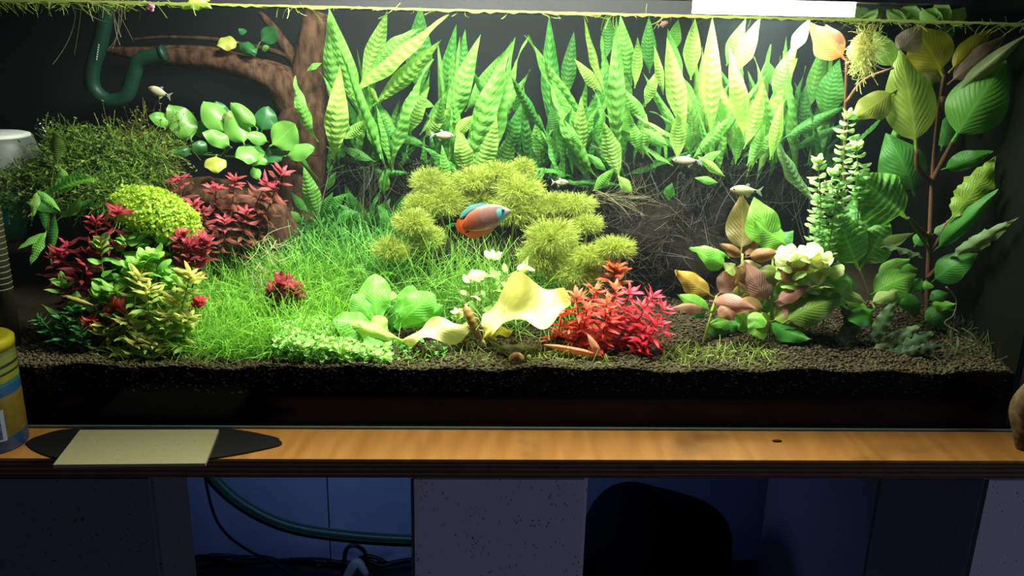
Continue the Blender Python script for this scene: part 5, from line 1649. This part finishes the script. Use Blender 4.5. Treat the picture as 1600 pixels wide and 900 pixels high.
def tetra(label, head, tail, Y, ht, tint, fins=True):
    def col(t, v):
        b = np.array(tint) * (1 + .25 * v)
        if t < .22 and v > -.2:
            b = b * .5 + np.array((.5, .22, .16)) * .5
        if .90 < t < .97 and abs(v) < .8:
            b = np.array((.02, .02, .02))
        return tuple(b)
    grey = (.42, .5, .5)
    return fish(label, 'fish', head, tail, Y, ht, col, [(0, .06, 0), (.08, .24, 0), (.25, .42, 0), (.45, .5, -.02), (.65, .42, -.02), (.85, .2, 0), (1, .12, 0)],
                [('tail_fin', [(.97, .1), (1.22, .55), (1.12, .05), (1.22, -.5), (.97, -.1)], grey, 0), ('dorsal_fin', [(.5, .44), (.62, .72), (.7, .62), (.66, .36)], grey, 0),
                 ('anal_fin', [(.58, -.46), (.68, -.72), (.82, -.3), (.7, -.38)], (.6, .62, .55), 0), ('pelvic_fin', [(.36, -.46), (.42, -.66), (.5, -.46)], (.5, .5, .45), 0)], .45, eye=(.12, .08), name='tetra', group=None)


tetra('silvery tetra with a black tail spot facing left, above the brown broad leaves at right', (1141, 296), (1183, 299), .14, 17, (.52, .48, .26))
tetra('dull tetra gliding in front of the bright java fern, above the stump', (1051, 250), (1090, 252), .2, 15, (.36, .33, .22))
tetra('small tetra before the banded fern leaves, left of the centre', (709, 212), (678, 211), .2, 13, (.36, .30, .2))
tetra('pale tetra in front of the black back under the driftwood branch', (232, 137), (262, 149), .24, 14, (.46, .42, .26))
tetra('tiny faded tetra between the yellow feathery heads and the dark ferns', (888, 285), (866, 285), .25, 11, (.36, .34, .2))
tetra('reddish tetra tip just under the surface, before the brightest fern', (1044, 34), (1030, 40), .28, 8, (.5, .2, .2))


def cory(t, v):
    b = np.array((.20, .18, .16)) + .08 * np.array((1, .95, .9)) * math.sin(t * 20 + v * 4)
    return tuple(np.maximum(b, .03))


gy = gpy(806, .04)
fish('grey bottom catfish resting on the soil, in front of the large yellow leaf', 'fish', (776, gy - 7), (842, gy - 9), .04, 24, cory,
     [(0, .12, -.1), (.1, .34, -.05), (.3, .46, 0), (.5, .4, 0), (.75, .24, 0), (1, .12, 0)],
     [('tail_fin', [(.97, .1), (1.2, .4), (1.15, 0), (1.2, -.35), (.97, -.1)], (.2, .17, .14), 0), ('dorsal_fin', [(.28, .42), (.36, .8), (.46, .66), (.5, .36)], (.2, .17, .14), 0), ('pectoral_fin', [(.2, -.3), (.36, -.5), (.34, -.3)], (.2, .17, .14), .3)], .75, eye=(.14, .14), name='catfish')


def algae_eater(t, v):
    return (.03, .025, .015) if -.25 < v < .25 else ((.36, .30, .07) if v > 0 else (.34, .3, .16))


fish('slim brown fish with a dark side stripe among the leaves at left', 'fish', (105, 466), (146, 478), .035, 12, algae_eater, [(0, .12, 0), (.12, .38, 0), (.4, .5, 0), (.7, .36, 0), (1, .16, 0)],
     [('tail_fin', [(.97, .12), (1.2, .5), (1.12, 0), (1.18, -.45), (.97, -.12)], (.28, .26, .14), 0), ('dorsal_fin', [(.42, .46), (.5, .9), (.6, .46)], (.28, .26, .14), 0)], .6, name='algae_eater')

# shrimp
sr = thing('shrimp', P(748, 528, .05), 'amber striped shrimp climbing upright left of the large yellow leaf', 'shrimp')
pts = [P(727, 474, .052), P(730, 486, .046), P(736, 500, .044), P(742, 513, .046), P(747, 524, .05), P(752, 531, .054)]
path = spline(pts, 40)
tt = np.linspace(0, 1, 40)
rad = np.interp(tt, [0, .08, .25, .4, .7, .9, 1], [1.5, 5, 7.5, 7.5, 6, 4, 2]) * M(1, .05) * (1 + .07 * np.abs(np.sin(tt * 26)))
v, f = tube_geo(path, rad, 14)
ring = np.repeat(tt, 14)
ang_ = np.tile(np.linspace(0, 2 * PI, 14, endpoint=False), 40)
cl = np.array((.38, .26, .07))[None] * (1 + .25 * np.sin(ring * 52))[:, None]
pale = (np.abs(((ang_ + .4) % (2 * PI)) - PI) < .35)
cl[pale] = (.72, .62, .36)
cl = np.concatenate([cl, cl[:1], cl[-1:]])
me = bpy.data.meshes.new('shrimp_body')
me.from_pydata(v.tolist(), [], [tuple(dict.fromkeys(q)) for q in f])
for p_ in me.polygons:
    p_.use_smooth = True
a_ = me.color_attributes.new('Col', 'FLOAT_COLOR', 'POINT')
a_.data.foreach_set('color', np.c_[cl, np.ones(len(cl))].astype(np.float32).ravel())
me.materials.append(vcol_mat('shrimp_shell', .3, .5, .35))
link('shrimp_body', me, sr)
for k in range(5):
    b = Vector(path[10 + k * 4])
    tube('leg', [b, b + Vector((.008, -.002, .001)), b + Vector((.013, -.001, -.007))], M(.8, .05), MT['stem'], sr, 6, 5, color=(.55, .48, .25))
    b = Vector(path[22 + k * 3])
    tube('swimmeret', [b, b + Vector((-.006, -.003, -.002))], M(1.2, .05), MT['stem'], sr, 4, 5, color=(.55, .48, .25))
for dx in (-14, 6):
    tube('antenna', [P(727, 474, .052), P(727 + dx * .4, 462, .045), P(727 + dx, 448, .04)], M(.5, .05), MT['stem'], sr, 10, 4, color=(.6, .5, .3))
for dx in (-7, 0, 7):
    put(LV['lance'][0], P(751, 528, .052), P(753 + dx, 541, .05), M(7, .05), sr, (.55, .45, .18), name='tail_fan')
for s in (-1, 1):
    bm = bmesh.new()
    bmesh.ops.create_uvsphere(bm, u_segments=8, v_segments=6, radius=M(1.6, .05), matrix=Matrix.Translation(P(728 + s * 4, 477, .047)))
    bm_obj('eye', bm, eye_m, sr, True)
# snail
sy = gpy(806, .014) - 8
sn = thing('snail', P(806, sy, .014), 'small round brown snail on the front edge of the soil', 'snail')
shell = plain('brown_shell', (.30, .16, .06), .35, .5, .35, 120)
sc_ = P(806, sy, .014)
sp_ = []
for i in range(60):
    u = i / 59
    a = u * 4.6 * PI
    r0 = .0055 * (1 - u) + .0006
    sp_.append((sc_.x + r0 * .75 * math.cos(a), sc_.y - .0035 * u, sc_.z + r0 * .75 * math.sin(a), .0052 * (1 - u) + .0006))
sp_ = np.array(sp_)
link('shell', to_mesh('shell', [tube_geo(sp_[:, :3], sp_[:, 3], 10)], shell), sn)
tube('foot', [sc_ + Vector((-.009, 0, -.006)), sc_ + Vector((0, 0, -.0065)), sc_ + Vector((.010, 0, -.006))], [.0012, .003, .0008], plain('snail_foot', (.2, .16, .1), .5), sn, 10, 8, squash=.7)
tag(lump('pale_pebble', P(826, gpy(826, .022) - 3, .022), .0032, .003, .0042, plain('pale_shell', (.42, .4, .32), .5), None, .1, 2, 2), 'tiny pale empty shell on the soil right of the brown snail', 'shell')
